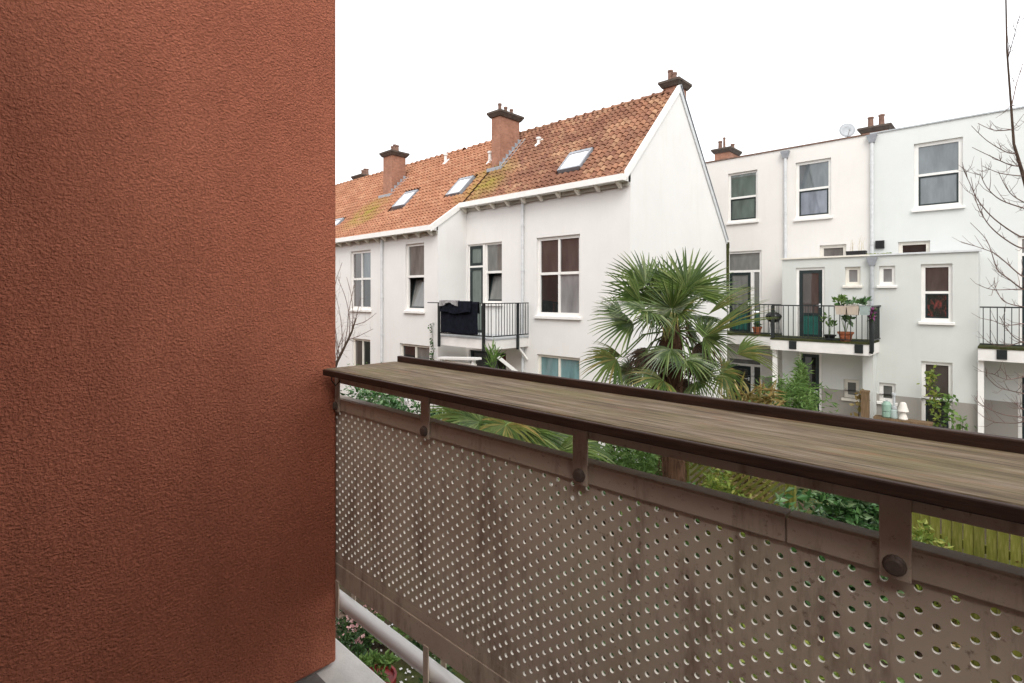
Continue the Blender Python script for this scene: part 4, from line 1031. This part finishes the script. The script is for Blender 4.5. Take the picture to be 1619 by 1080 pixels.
fr1 = [  # hub px, hub depth offset, tip px, tip depth offset, radius, material, droop, spread
 (1085, 458, -.1, 1105, 392, .1, .64, G_, .05, 105), (1058, 462, .25, 1068, 395, .5, .60, G_, .05, 95), (1020, 452, .1, 975, 405, .2, .60, G_, .12, 75),
 (1038, 448, .35, 1020, 410, .6, .45, G_, .1, 70), (1108, 470, .2, 1150, 430, .4, .56, G_, .15, 100), (1062, 488, -.5, 1055, 450, -.6, .45, G_, .2, 140),
 (1012, 478, -.15, 965, 432, -.2, .62, G_, .3, 38), (1002, 512, -.2, 930, 518, -.3, .62, G_, .30, 62), (985, 500, .2, 942, 470, .3, .46, G_, .35, 40),
 (1020, 490, -.35, 985, 492, -.6, .50, G_, .4, 120), (985, 565, .0, 922, 545, .0, .50, O_, .35, 25), (975, 568, -.2, 925, 592, -.3, .52, O_, .35, 70),
 (1120, 497, -.3, 1185, 456, -.5, .66, O_, .12, 20), (1118, 530, -.4, 1212, 482, -.6, .86, O_, .12, 18), (1112, 533, -.25, 1170, 520, -.3, .42, G_, .4, 110),
 (1140, 468, .3, 1175, 455, .5, .48, G_, .35, 110), (1165, 560, .1, 1222, 548, .1, .55, O_, .35, 45), (1100, 506, .35, 1140, 500, .6, .5, G_, .4, 130),
 (1062, 552, -.45, 1022, 590, -.7, .46, G_, .3, 80), (1085, 570, -.35, 1100, 592, -.7, .46, G_, .4, 130), (1048, 602, -.5, 1010, 610, -.7, .52, O_, .4, 80),
 (1105, 602, -.35, 1130, 600, -.6, .46, G_, .45, 130), (1025, 575, .2, 985, 600, .3, .46, O_, .5, 110), (1085, 522, .4, 1112, 540, .6, .4, G_, .6, 90),
 (1040, 500, .0, 1030, 520, -.3, .45, O_, .5, 120), (1075, 497, -.45, 1095, 485, -.7, .42, O_, .3, 120),
 (1032, 478, .25, 1003, 448, .35, .46, G_, .2, 75), (1070, 480, .1, 1085, 440, .0, .5, G_, .2, 120), (1050, 480, .5, 1045, 440, .9, .5, G_, .2, 120), (1100, 560, .2, 1140, 570, .4, .45, G_, .5, 110), (1000, 590, .1, 960, 610, .1, .45, G_, .5, 110), (1140, 590, .1, 1170, 610, .1, .45, O_, .5, 110),
 (1032, 572, .05, 1015, 580, -.1, .40, X_, .9, 150), (1100, 580, .25, 1118, 590, .2, .40, X_, .9, 150), (1070, 612, .1, 1060, 640, -.1, .45, X_, .9, 150), (1045, 625, .2, 1020, 650, .1, .45, X_, .9, 150),
 (1100, 545, .1, 1125, 560, -.1, .42, X_, .7, 60), (1022, 560, .15, 1000, 575, 0, .38, X_, .9, 150)]
pb = atD(1062, 600, PD); pb.z = 0
palm('palm_tree', 'tall fan palm in front of the plain gable wall', pb, atD(1066, 508, PD), fr1, PD, 'fan palms in the garden', seed=2)
PD2 = 6.4
fr2 = [(735, 660, 0, 690, 640, .1, .55, O_, .3, 70), (760, 668, -.2, 700, 668, -.3, .5, G_, .35, 110), (800, 672, -.3, 770, 720, -.6, .5, O_, .5, 120), (830, 680, -.3, 850, 745, -.6, .55, G_, .4, 120),
 (870, 690, -.2, 930, 725, -.3, .55, G_, .3, 120), (890, 700, 0, 985, 735, 0, .7, G_, .25, 60), (900, 690, .2, 960, 700, .3, .55, G_, .35, 110), (780, 650, .3, 740, 620, .5, .5, G_, .3, 110), (850, 650, .3, 880, 620, .5, .5, G_, .3, 110), (815, 700, .1, 760, 760, 0, .6, G_, .4, 120), (880, 715, -.4, 900, 780, -.6, .55, G_, .5, 120), (835, 665, .0, 830, 630, .1, .5, G_, .3, 130)]
pb2 = atD(835, 700, PD2); pb2.z = 0
palm('palm_tree', 'low fan palm seen through the gap under the wooden shelf', pb2, atD(835, 690, PD2), fr2, PD2, 'fan palms in the garden', seed=5)

# ------------------------------------------------------------------ bare trees
def bare(name, label, branches, depth, trunk, seed, mat='twig', r0=.010, twigs=5, jit=.35, cat='tree', group=None):
    r = random.Random(seed); b0 = Vector(trunk[0]); o = empty(name, (b0.x, b0.y, 0), label, cat, group)
    t_ = MB(); RT = [.10, .085, .07, .055, .042, .026, .019, .016, .013, .010, .006]
    t_.tube(trunk, RT[:len(trunk)] if r0 > .008 else [.045-.028*i/(len(trunk)-1) for i in range(len(trunk))], 10); tr = put('trunk', t_, 'bark', o, smooth=True)
    for br_ in branches:
        # listed tip first; reach back into the trunk
        k = len(br_); dz = r.uniform(-jit, jit)
        P = [atD(x, y, depth+dz*(1-i/(k-1))) for i, (x, y) in enumerate(br_)]
        # anchor on the trunk
        last = P[-1]; q = min((Vector(a).lerp(Vector(b_), s/12) for a, b_ in zip(trunk[:-1], trunk[1:]) for s in range(13)), key=lambda v: (v-last).length+max(0, v.z-last.z)*2)
        P.append(last.lerp(q, .5)); P.append(q)
        P = P[::-1]
        # smooth
        S = []
        for i in range(len(P)-1):
            p0 = P[max(i-1, 0)]; p1 = P[i]; p2 = P[i+1]; p3 = P[min(i+2, len(P)-1)]
            for s in range(4):
                t = s/4; S.append(.5*((2*p1)+(p2-p0)*t+(2*p0-5*p1+4*p2-p3)*t*t+(3*p1-p0-3*p2+p3)*t**3))
        S.append(P[-1])
        b_ = MB(); strand(b_, S, r0*1.15 if r0 > .008 else .016, r0*.28 if r0 > .008 else .005, 6); bo = put('branch', b_, mat, tr)
        tw = MB(); n_ = twigs+int(k)
        for q in range(n_):
            i = r.randint(len(S)//4, len(S)-2); p = S[i]; d = (S[i+1]-S[i]).normalized(); u = Vector((r.gauss(0, 1), r.gauss(0, 1), r.gauss(.5, .8))).normalized(); d2 = (d*.8+u*.75).normalized(); Lq = r.uniform(.08, .34)*(1 if r0 > .008 else 1.2)
            strand(tw, [p, p+d2*Lq*.5+u*.02, p+d2*Lq+Vector((0, 0, .05))], r0*.38, r0*.15, 4)
            if r.random() < .5:
                p2 = p+d2*Lq*.5; u2 = Vector((r.gauss(0, 1), r.gauss(0, 1), r.gauss(.3, .7))).normalized(); strand(tw, [p2, p2+u2*Lq*.3, p2+u2*Lq*.5+Vector((0, 0, .02))], r0*.26, r0*.12, 4)
        put('twigs', tw, mat, tr, kind='stuff')
    return o
TD = 8.6
trk = [atD(1665, 700, TD), atD(1662, 560, TD), atD(1652, 450, TD), atD(1638, 350, TD), atD(1617, 275, TD), atD(1603, 228, TD), atD(1598, 160, TD), atD(1592, 80, TD), atD(1590, -20, TD), atD(1592, -120, TD)]
trk = [Vector((trk[0].x, trk[0].y, 0))]+trk
brs = [[(1536,199),(1560,222),(1590,240),(1606,243)], [(1537,233),(1566,247),(1595,260),(1611,263)], [(1552,262),(1582,274),(1619,279)],
 [(1521,264),(1533,289),(1547,318),(1573,347),(1611,373)], [(1549,273),(1560,296),(1582,316),(1618,329)], [(1578,271),(1596,304),(1619,320)],
 [(1535,280),(1544,320),(1560,351),(1582,373),(1611,391)], [(1534,352),(1560,380),(1572,413),(1579,429),(1595,441),(1617,457)], [(1519,382),(1567,398),(1587,412),(1615,436)],
 [(1547,450),(1570,458),(1616,457)], [(1572,451),(1583,472),(1595,480),(1617,485)], [(1557,592),(1576,611),(1595,617),(1617,622)], [(1598,630),(1612,643),(1625,650)], [(1553,658),(1572,667),(1606,669),(1625,665)],
 [(1565,505),(1590,514),(1618,512)], [(1560,540),(1585,548),(1620,540)], [(1546,195),(1572,206),(1600,205)], [(1619,95),(1608,130),(1600,165)], [(1568,590),(1592,600),(1620,596)], [(1540,625),(1552,640),(1585,655),(1622,660)], [(1610,30),(1600,70),(1594,90)], [(1580,500),(1600,530),(1625,545)]]
bare('bare_tree', 'leafless tree with reddish twigs at the right edge', brs, TD, trk, 4, r0=.0125, jit=.5)
SD = 13.2
trs = [atD(524, 600, SD), atD(533, 572, SD), atD(545, 548, SD), atD(556, 525, SD), atD(563, 503, SD)]
trs = [Vector((trs[0].x, trs[0].y, 0))]+trs
brs = [[(570,470),(566,490),(561,508)], [(548,438),(556,470),(558,500),(556,524)], [(595,495),(578,508),(560,514)], [(534,440),(546,470),(553,505),(552,532)], [(541,415),(530,450),(527,490),(533,540),(536,560)], [(546,520),(536,545),(533,565)], [(528,500),(530,530),(534,566)], [(545,535),(533,555),(530,575)], [(590,520),(570,530),(552,537)], [(528,455),(538,500),(541,535),(540,556)], [(560,450),(552,490),(549,520),(545,545)]]
bare('bare_shrub', 'leafless shrub against the white wall beside the red wall', brs, SD, trs, 9, r0=.0079, twigs=7, jit=.5, cat='shrub')

# ------------------------------------------------------------------ shrubs and climbers
def gnd(px, py, t): p = atD(px, py, t); p.z = 0; return p
shrub('green_hedge', 'low dark green hedge under the left end of the shelf', 'hedge', gnd(585, 610, 10.5), 2.62, 1.5, 1.1, 7500, .12, 'leaf_laurel', 11)
shrub('leafy_shrub', 'small green shrub in front of the farthest ground floor window', 'shrub', gnd(578, 575, 15.2), 2.75, .55, .5, 700, .10, 'leaf_fresh', 12)
shrub('low_shrub', 'thin pale shrub below the downpipe of the farthest house', 'shrub', gnd(610, 575, 15.0), 2.5, .8, .5, 420, .08, 'leaf_yellow', 13)
shrub('laurel_bush', 'dark glossy laurel bush in the gap beside the green fence', 'shrub', gnd(1330, 800, 6.6), 2.05, .80, .70, 4200, .14, 'leaf_laurel', 14)
shrub('yellow_shrub', 'yellow green shrub in the gap behind the palm trunk', 'shrub', gnd(1125, 760, 8.2), 1.75, .60, .5, 2600, .10, 'leaf_yellow', 15)
shrub('dark_shrub', 'dark green shrub just right of the palm trunk under the shelf', 'shrub', gnd(1092, 745, 8.0), 1.75, .32, .32, 900, .12, 'leaf_laurel', 16)
shrub('spotted_shrub', 'yellow spotted shrub growing against the board fence', 'shrub', gnd(1462, 840, 5.75), 1.95, .26, .26, 900, .09, 'leaf_yellow', 17)
shrub('dry_shrub', 'sparse dry yellow shrub in front of the board fence', 'shrub', gnd(1500, 860, 5.65), 1.75, .30, .2, 260, .085, 'leaf_dry', 18)
shrub('dry_plant', 'single dry plant at the far right of the board fence', 'shrub', gnd(1600, 880, 5.6), 1.55, .16, .16, 130, .085, 'leaf_dry', 19)
shrub('bamboo_bush', 'fresh green feathery bush below the balcony with the grill', 'shrub', gnd(1252, 640, 12.2), 2.55, .85, .7, 3600, .16, 'leaf_fresh', 20, aspect=.18)
shrub('young_conifer', 'young conifer growing in front of the dark garden door', 'tree', gnd(1268, 600, 13.6), 3.05, .5, .5, 1500, .17, 'leaf_fresh', 21, aspect=.15, taper=.55)
shrub('yellowed_grass', 'yellowed arching grass clump to the lower right of the palm', 'grass clump', gnd(1165, 610, 9.5), 2.85, .75, .6, 1500, .34, 'leaf_dry', 22, aspect=.06)
shrub('ornamental_grass', 'spiky pale green grass under the black railed balcony', 'grass clump', gnd(775, 585, 13.4), 2.95, .42, .35, 420, .35, 'leaf_fresh', 23, aspect=.08, up=1.4)
shrub('undergrowth', 'low green undergrowth at the foot of the tall palm', 'shrub', gnd(1020, 740, 8.2), 1.25, .75, .6, 1600, .10, 'leaf_fresh', 24)
shrub('privet_bush', 'dense bush in the middle of the garden below the balcony', 'shrub', gnd(930, 850, 6.0), 1.5, 1.1, .8, 2400, .12, 'leaf_dark', 25)
shrub('box_bush', 'rounded green bush below the balustrade on the right', 'shrub', gnd(1250, 950, 4.8), 1.3, .9, .6, 2400, .10, 'leaf_yellow', 26)
shrub('garden_bush', 'spreading green bush below the lower right corner', 'shrub', gnd(1500, 1000, 4.4), 1.2, .8, .6, 1800, .10, 'leaf_fresh', 27)
shrub('gable_hedge', 'tangled green hedge at the foot of the plain gable wall', 'hedge', gnd(985, 720, 10.2), 2.3, 1.5, 1.5, 5200, .13, 'leaf_fresh', 28)
shrub('shade_bush', 'dark bush behind the low palm under the shelf', 'shrub', gnd(800, 660, 9.4), 2.35, 1.7, 1.2, 4600, .13, 'leaf_laurel', 29)
shrub('corner_bush', 'green bush between the hedge and the low palm', 'shrub', gnd(680, 640, 10.2), 2.2, 1.0, .9, 2400, .12, 'leaf_dark', 30)
# climber stems on the walls
def climber(name, label, pts, mat, n, size, spread, seed, stemr=.008):
    r = random.Random(seed); P = [Vector(p) for p in pts]; o = empty(name, (P[0].x, P[0].y, 0), label, 'climbing plant'); s_ = MB(); P0 = [Vector((P[0].x, P[0].y, 0))]+P
    strand(s_, P0, stemr, stemr*.5, 6); put('stem', s_, 'bark', o)
    lv = MB()
    for i in range(n):
        f = r.random()*(len(P)-1); k = int(f); c_ = P[k].lerp(P[min(k+1, len(P)-1)], f-k)+Vector((r.gauss(0, spread), -abs(r.gauss(0, .05)), r.gauss(0, .05)))
        d = Vector((r.gauss(0, 1), r.gauss(-.4, .6), r.gauss(0, .8))).normalized(); s = d.cross(Vector((r.gauss(0, 1), r.gauss(0, 1), r.gauss(0, 1)))).normalized(); q = size*r.uniform(.6, 1.3)
        lv.add([c_, c_+d*q*.5+s*q*.3, c_+d*q, c_+d*q*.5-s*q*.3], [(0, 1, 2, 3)])
    put('foliage', lv, mat, o); return o
climber('wall_climber', 'thin dark climber on the white wall left of the black railed balcony', [onX(685, y, XC+.05) if False else onY(684.5+random.uniform(-1, 1), y, D0-.04) for y in range(590, 505, -8)], 'leaf_dark', 90, .09, .04, 31)
climber('window_climber', 'yellow green climber in front of the tall ground floor window', [onY(x, y, DE-.4) for x, y in ((1478, 680), (1477, 650), (1476, 625), (1472, 600), (1470, 582))], 'leaf_yellow', 150, .13, .07, 32)
climber('leafy_climber', 'bright green climber at the right frame of the tall ground floor window', [onY(x, y, DE-.4) for x, y in ((1500, 685), (1501, 660), (1500, 640), (1496, 622))], 'leaf_fresh', 60, .15, .10, 33)
climber('small_plant', 'small bright green rosette plant on a stem before the grey plinth', [onY(x, y, DE-.7) for x, y in ((1522, 690), (1522, 675), (1522, 664))], 'leaf_fresh', 30, .16, .08, 34)
climber('dark_climber', 'brown and green creeper on the post under the balcony', [onY(x, y, 18.1) for x, y in ((1357, 670), (1358, 650), (1360, 630), (1366, 620))], 'leaf_dry', 70, .16, .08, 35, .02)

# ------------------------------------------------------------------ fences
fx0, fx1, fy = onY(1446, 850, 7.7).x, 2.6, 7.7
fe = empty('board_fence', ((fx0+fx1)/2, fy, 0), 'yellow green algae covered fence of upright boards', 'fence')
fz = 1.92; bw = .095; x = fx0; bfm = MB().box(-bw/2+.004, bw/2-.004, -.01, .01, .05, fz).mesh('board'); bfm.materials.append(MATS['fence_green'])
while x < fx1: put('board', bfm, None, fe, loc=(x+random.gauss(0, .002), fy+(.012 if int((x-fx0)/bw+.5) % 2 else 0), random.uniform(-.02, .02))); x += bw
for z in (.4, 1.5):
    m_ = MB(); m_.box(fx0-.05, fx1, fy+.024, fy+.06, z, z+.09); put('rail', m_, 'fence_green', fe)
x = fx0
while x < fx1+.1:
    m_ = MB(); m_.box(x-.04, x+.04, fy+.061, fy+.14, 0, fz+.06); put('fence_post', m_, 'fence_green', fe); x += 1.8
ly = 9.0; lx1 = onY(1253, 780, ly).x; lx0 = lx1-1.75
lf = empty('slat_fence', ((lx0+lx1)/2, ly, 0), 'mossy garden fence panel of diagonal slats with a post', 'fence')
lz0, lz1 = .25, 1.85
for (a, b_, c, d) in ((lx0, lx0+.06, lz0, lz1), (lx1-.10, lx1-.04, lz0, lz1), (lx0+.06, lx1-.10, lz1-.06, lz1), (lx0+.06, lx1-.10, lz0, lz0+.06)):
    m_ = MB(); m_.box(a, b_, ly-.02, ly+.02, c, d); put('frame_board', m_, 'fence_green', lf)
for xx_ in (lx1, lx0-.04):
    m_ = MB(); m_.box(xx_-.038, xx_+.042, ly-.045, ly+.045, 0, 2.0); put('fence_post', m_, 'fence_green', lf)
u = -1.5
while u < 1.75:
    # clip a 45 degree line to the frame
    xA, zA = lx0+.06+u, lz0+.06; xB, zB = xA+(lz1-lz0-.12), lz1-.06
    if xA < lx0+.06: zA += (lx0+.06-xA); xA = lx0+.06
    if xB > lx1-.10: zB -= (xB-(lx1-.10)); xB = lx1-.10
    if xB-xA > .08:
        m_ = MB(); m_.bar((xA, ly, zA), (xB, ly, zB), .016, .085, up=(0, 1, 0)) if False else m_.hexa([(xA, ly-.008, zA), (xA+.055, ly-.008, zA-.0), (xA+.055, ly+.008, zA), (xA, ly+.008, zA), (xB-.055, ly-.008, zB), (xB, ly-.008, zB), (xB, ly+.008, zB), (xB-.055, ly+.008, zB)]); put('slat', m_, 'fence_green', lf)
    u += .115

# ------------------------------------------------------------------ things on the balconies
def pot(prefix, label, cat, p, r, h_, mat, leafmat, n, size, lh, lr, seed, aspect=.45, group=None, up=.6):
    p = Vector(p); o = empty(prefix, p, label, cat, group); m_ = MB()
    m_.lathe(p, [(r*.68, 0), (r*.9, h_*.78), (r*1.04, h_*.8), (r*1.06, h_), (r*.94, h_), (r*.9, h_*.88)], 18); put('pot', m_, mat, o, smooth=False)
    m_ = MB(); m_.lathe(p, [(r*.85, h_*.7), (r*.85, h_*.86)], 14); put('soil', m_, 'soil', o)
    if n:
        leaves(n, p+Vector((0, 0, h_+lh*.5)), (lr, lr, lh*.5), size, leafmat, 'foliage', o, seed=seed, aspect=aspect, up=up)
        s_ = MB(); rr = random.Random(seed)
        for i in range(4): strand(s_, [p+Vector((0, 0, h_*.8)), p+Vector((rr.gauss(0, lr*.25), rr.gauss(0, lr*.25), h_+lh*.5)), p+Vector((rr.gauss(0, lr*.4), rr.gauss(0, lr*.4), h_+lh*.85))], .008, .003, 5)
        put('stem', s_, 'leaf_fresh', o)
    return o
zf = FL+.05
q = onY(1197, 510, YB2+.25); pot('flower_pot', 'terracotta pot left of the black kettle grill', 'pot', (q.x, YB2+.25, zf), .15, .24, 'terracotta', 'leaf_dark', 60, .10, .12, .12, 41)
q = onY(1312, 510, YB1+.30); pot('potted_plant', 'small spindly plant in a black pot beside the open green door', 'potted plant', (q.x, YB1+.3, zf), .16, .16, 'black_plastic', 'leaf_fresh', 70, .12, .62, .22, 42)
q = onY(1337, 510, YB1+.30); pot('potted_plant', 'leafy plant in a terracotta pot behind the balcony railing', 'potted plant', (q.x, YB1+.3, zf), .20, .26, 'terracotta', 'leaf_laurel', 60, .20, .9, .30, 43)
q = onY(1334, 530, YB1+.1); pot('flower_pot', 'little terracotta pot at the railing foot', 'pot', (q.x, YB1+.10, zf), .09, .14, 'terracotta', 'leaf_fresh', 0, .1, .1, .1, 44)
# plant box hooked on the railing
def railbox(label, px, w_, mat, leafmat, n, size, lh, seed, cat='planter'):
    q = onY(px, 490, YB1-.14); o = empty('railing_planter', (q.x, YB1-.14, zr-.22), label, cat, 'planters hooked on the balcony railing'); x = q.x
    m_ = MB(); z0 = zr-.22; m_.hexa([(x-w_*.4, YB1-.20, z0), (x+w_*.4, YB1-.20, z0), (x+w_*.4, YB1-.07, z0), (x-w_*.4, YB1-.07, z0), (x-w_*.5, YB1-.23, z0+.24), (x+w_*.5, YB1-.23, z0+.24), (x+w_*.5, YB1-.04, z0+.24), (x-w_*.5, YB1-.04, z0+.24)]); put('box', m_, mat, o)
    m_ = MB(); m_.bar((x, YB1-.05, zr+.0355), (x, YB1+.045, zr+.0355), .03, .006, up=(0, 0, 1)); m_.bar((x, YB1-.043, zr-.1), (x, YB1-.043, zr+.036), .03, .006, up=(0, 1, 0)); put('hook', m_, 'zinc', o)
    leaves(n, (x, YB1-.14, z0+.24+lh*.4), (w_*.62, .2, lh*.5), size, leafmat, 'foliage', o, seed=seed, up=.7)
    return o
railbox('cream planter with pale leaves hooked on the railing, left one', 1330, .28, 'cloth_beige', 'leaf_fresh', 60, .13, .42, 51)
railbox('cream planter with dark hanging leaves hooked on the railing', 1349, .30, 'cloth_beige', 'leaf_laurel', 36, .14, .18, 52)
railbox('planter with trailing green leaves nearest the rounded railing end', 1368, .26, 'bottle_grey', 'leaf_laurel', 50, .15, .3, 53)
q = onY(1378, 495, YB1-.1); o = empty('purple_flowers', (q.x, YB1-.1, zr-.3), 'purple flowers at the rounded railing end', 'flowers'); leaves(70, (q.x, YB1-.10, zr-.13), (.13, .10, .2), .12, 'petal_purple', 'petals', o, seed=54); leaves(40, (q.x, YB1-.08, zr-.2), (.12, .08, .25), .12, 'leaf_dark', 'foliage', o, seed=55)
qa, qb = onY(1337, 480, YB1).x, onY(1358, 480, YB1).x
cloth('white_cloth', qa, qb, YB1-.04, zr+.06, zr-.12, 'cloth_white', 'white cloth laid over the railing between the planters', 'cloth', .012, seed=21)
# kettle grill
q = onY(1223, 500, YB2+.35); gp = Vector((q.x, YB2+.35, zf)); gr_ = empty('kettle_grill', gp, 'black kettle grill on thin legs on the far balcony', 'grill')
m_ = MB(); m_.lathe(gp, [(.05, .40), (.14, .43), (.21, .50), (.245, .585)], 22); put('bowl', m_, 'grill_black', gr_, smooth=True)
m_ = MB(); m_.lathe(gp, [(.252, .587), (.245, .63), (.20, .70), (.12, .745), (.03, .76)], 22); put('lid', m_, 'grill_black', gr_, smooth=True)
m_ = MB(); m_.tube([gp+Vector((-.05, 0, .755)), gp+Vector((-.05, 0, .80)), gp+Vector((.05, 0, .80)), gp+Vector((.05, 0, .755))], .012, 8); put('lid_handle', m_, 'black_metal', gr_)
for a in (.4, 2.5, 4.6):
    m_ = MB(); m_.tube([gp+Vector((math.cos(a)*.13, math.sin(a)*.13, .45)), gp+Vector((math.cos(a)*.24, math.sin(a)*.24, 0))], .012, 8); put('leg', m_, 'zinc', gr_)
m_ = MB(); m_.lathe(gp, [(.13, .20), (.13, .215)], 16); put('ash_tray', m_, 'zinc', gr_)
# red bottles/decoration behind the tall first floor window: a red curtain seen through the lower pane
# ------------------------------------------------------------------ at the foot of the right houses
def fence_prop(px, py, Y_): q = onY(px, py, Y_); return Vector((q.x, Y_, 0))
st_ = fence_prop(1406, 660, 18.0); stand = empty('garden_shelf', st_, 'low weathered timber stand below the small ground floor window', 'stand')
m_ = MB(); m_.box(st_.x-.35, st_.x+.95, 17.85, 18.2, .84, .90); put('top', m_, 'post_brown', stand)
for dx in (-.3, .9):
    for dy in (-.11, .16): m_ = MB(); m_.box(st_.x+dx-.03, st_.x+dx+.03, 18+dy-.03, 18+dy+.03, 0, .839); put('leg', m_, 'post_brown', stand)
def bottle(name, label, px, mat, prof, cat, mat2=None):
    q = onY(px, 650, 18.0); o = empty(name, (q.x, 18.0, .9), label, cat); m_ = MB(); m_.lathe((q.x, 18.0, .9), prof, 16); put('body', m_, mat, o, smooth=False)
    return o
bz = lambda y: zat(1405, y, 18.0)-.9
o = bottle('gas_bottle', 'pale green gas bottle under the small ground floor window', 1402, 'bottle_green', [(.09, 0), (.115, .03), (.115, .14), (.105, .16)], 'bottle')
m_ = MB(); q = onY(1402, 650, 18.0); m_.lathe((q.x, 18, .9), [(.10, .165), (.118, .18), (.118, .36), (.07, .44), (.03, .45)], 16); put('upper_shell', m_, 'bottle_green', o)
m_ = MB(); m_.lathe((q.x, 18, .9), [(.03, .451), (.03, .48)], 8); put('valve', m_, 'zinc', o)
o = bottle('water_can', 'grey green canister beside the pale green gas bottle', 1413.5, 'bottle_grey', [(.08, 0), (.09, .02), (.09, .22), (.06, .25)], 'canister')
m_ = MB(); q = onY(1413.5, 650, 18.0); m_.lathe((q.x, 18, .9), [(.05, .255), (.07, .26), (.07, .33), (.03, .34), (.03, .62), (.055, .63), (.055, .70)], 12); put('neck', m_, 'zinc', o)
o = bottle('lantern', 'white cone shaded garden lantern before the grey plinth', 1428, 'cloth_white', [(.10, 0), (.11, .02), (.05, .2), (.03, .22)], 'lantern')
m_ = MB(); q = onY(1428, 650, 18.0); m_.lathe((q.x, 18, .9), [(.13, .225), (.12, .26), (.07, .44), (.05, .47), (.01, .475)], 14); put('shade', m_, 'cloth_white', o)
wp = fence_prop(1368, 650, 17.9); o = put('timber_post', MB().box(wp.x-.09, wp.x+.09, 17.82, 18.0, 0, 1.55).box(wp.x-.1, wp.x+.1, 17.81, 18.01, 1.551, 1.60), 'post_brown'); thing(o, 'brown timber post below the end of the balcony', 'post')
q = onY(1377.5, 608, DE-.06); o = empty('wall_lamp', (q.x, DE, q.z), 'round white lamp on the wall below the balcony end', 'lamp'); m_ = MB(); m_.lathe((q.x, DE-.10, q.z), [(.01, -.08), (.06, -.05), (.08, 0), (.06, .05), (.01, .08)], 14); put('globe', m_, 'white_paint', o, smooth=True); m_ = MB(); m_.box(q.x-.03, q.x+.03, DE-.04, DE-.001, q.z-.13, q.z-.06); put('bracket', m_, 'black_metal', o)
# white canopy edge under the left balcony
ca = onY(757, 566, 9.5); cb = onY(706, 570, 9.5)
o = empty('garden_canopy', ((ca.x+cb.x)/2, 9.3, 0), 'white flat garden canopy below the black railed balcony', 'canopy')
m_ = MB(); zc = ca.z; m_.hexa([(cb.x-.3, 9.42, zc-.16), (ca.x-.05, 9.42, zc-.06), (ca.x, 9.6, zc-.05), (cb.x-.2, 9.6, zc-.15), (cb.x-.3, 9.42, zc-.10), (ca.x-.05, 9.42, zc), (ca.x, 9.6, zc+.01), (cb.x-.2, 9.6, zc-.09)]); put('roof', m_, 'white_paint', o)
m_ = MB(); m_.box(cb.x-.1, ca.x-.12, 9.5, 9.54, .0, zc-.17); put('side_panel', m_, 'cream_paint', o)
for x, dz in ((cb.x-.2, .155), (ca.x-.2, .08)):
    for y in (9.5,): m_ = MB(); m_.box(x-.04, x+.04, y-.04, y+.04, 0, zc-dz); put('leg', m_, 'white_paint', o)
# garden at the foot of our balcony: flowers, red pot
q = onZ(595, 1062, .35); pot('flower_pot', 'round dark red flower pot on the ground at the lower left', 'pot', (q.x, q.y, 0), .20, .30, 'red_pot', 'leaf_fresh', 420, .08, .22, .22, 61)
for k, (px, py, lab) in enumerate(((566, 1010, 'pink flowering plant at the foot of the red wall'), (553, 985, 'smaller pink flowering plant nearest the wall end'), (600, 985, 'pink flowers glimpsed below the white pipe'))):
    q = onZ(px, py, .2); o = shrub('flowering_plant', lab, 'flowers', (q.x, q.y, 0), .38, .30, .30, 300, .07, 'leaf_dark', 70+k, 'pink flowering plants', stem=False); leaves(120 if k == 0 else 60, (q.x, q.y, .28), (.28, .28, .14), .035, 'petal_pink', 'flowers', o, seed=80+k, aspect=.9, up=1)
for k, (px, py, lab, s) in enumerate(((640, 1000, 'low green plant behind the white pipe', .45), (690, 1060, 'leafy plant between the white pipe and the sheet', .5), (560, 1050, 'small plant beside the red pot', .3))):
    q = onZ(px, py, .2); shrub('ground_plant', lab, 'plant', (q.x, q.y, 0), s, .4, .4, 500, .09, 'leaf_dark' if k else 'leaf_fresh', 90+k, 'green plants at the foot of the balcony', stem=False)
pf = MB()
for i in range(260):
    p = onZ(random.uniform(530, 720), random.uniform(960, 1120), .012); s = random.uniform(.012, .03); a = random.uniform(0, 6.3)
    pf.add([p+Vector((math.cos(a+t)*s, math.sin(a+t)*s*.8, random.uniform(0, .02))) for t in (0, 1.6, 3.1, 4.7)], [(0, 1, 2, 3)])
thing(put('fallen_petals', pf, 'petal_white', kind='stuff'), 'pale fallen petals scattered on the dark soil', 'petals')
# white flowers in the hedge gap
q = atD(643, 634, 9.4); o = shrub('white_flowers', 'white flowering plant in the gap under the shelf, at left', 'flowers', (q.x, q.y, 0), q.z+.10, .16, .16, 60, .07, 'leaf_dark', 97, stem=True); leaves(60, (q.x, q.y, q.z), (.13, .13, .15), .06, 'petal_white', 'petals', o, seed=98, aspect=.9, up=1)
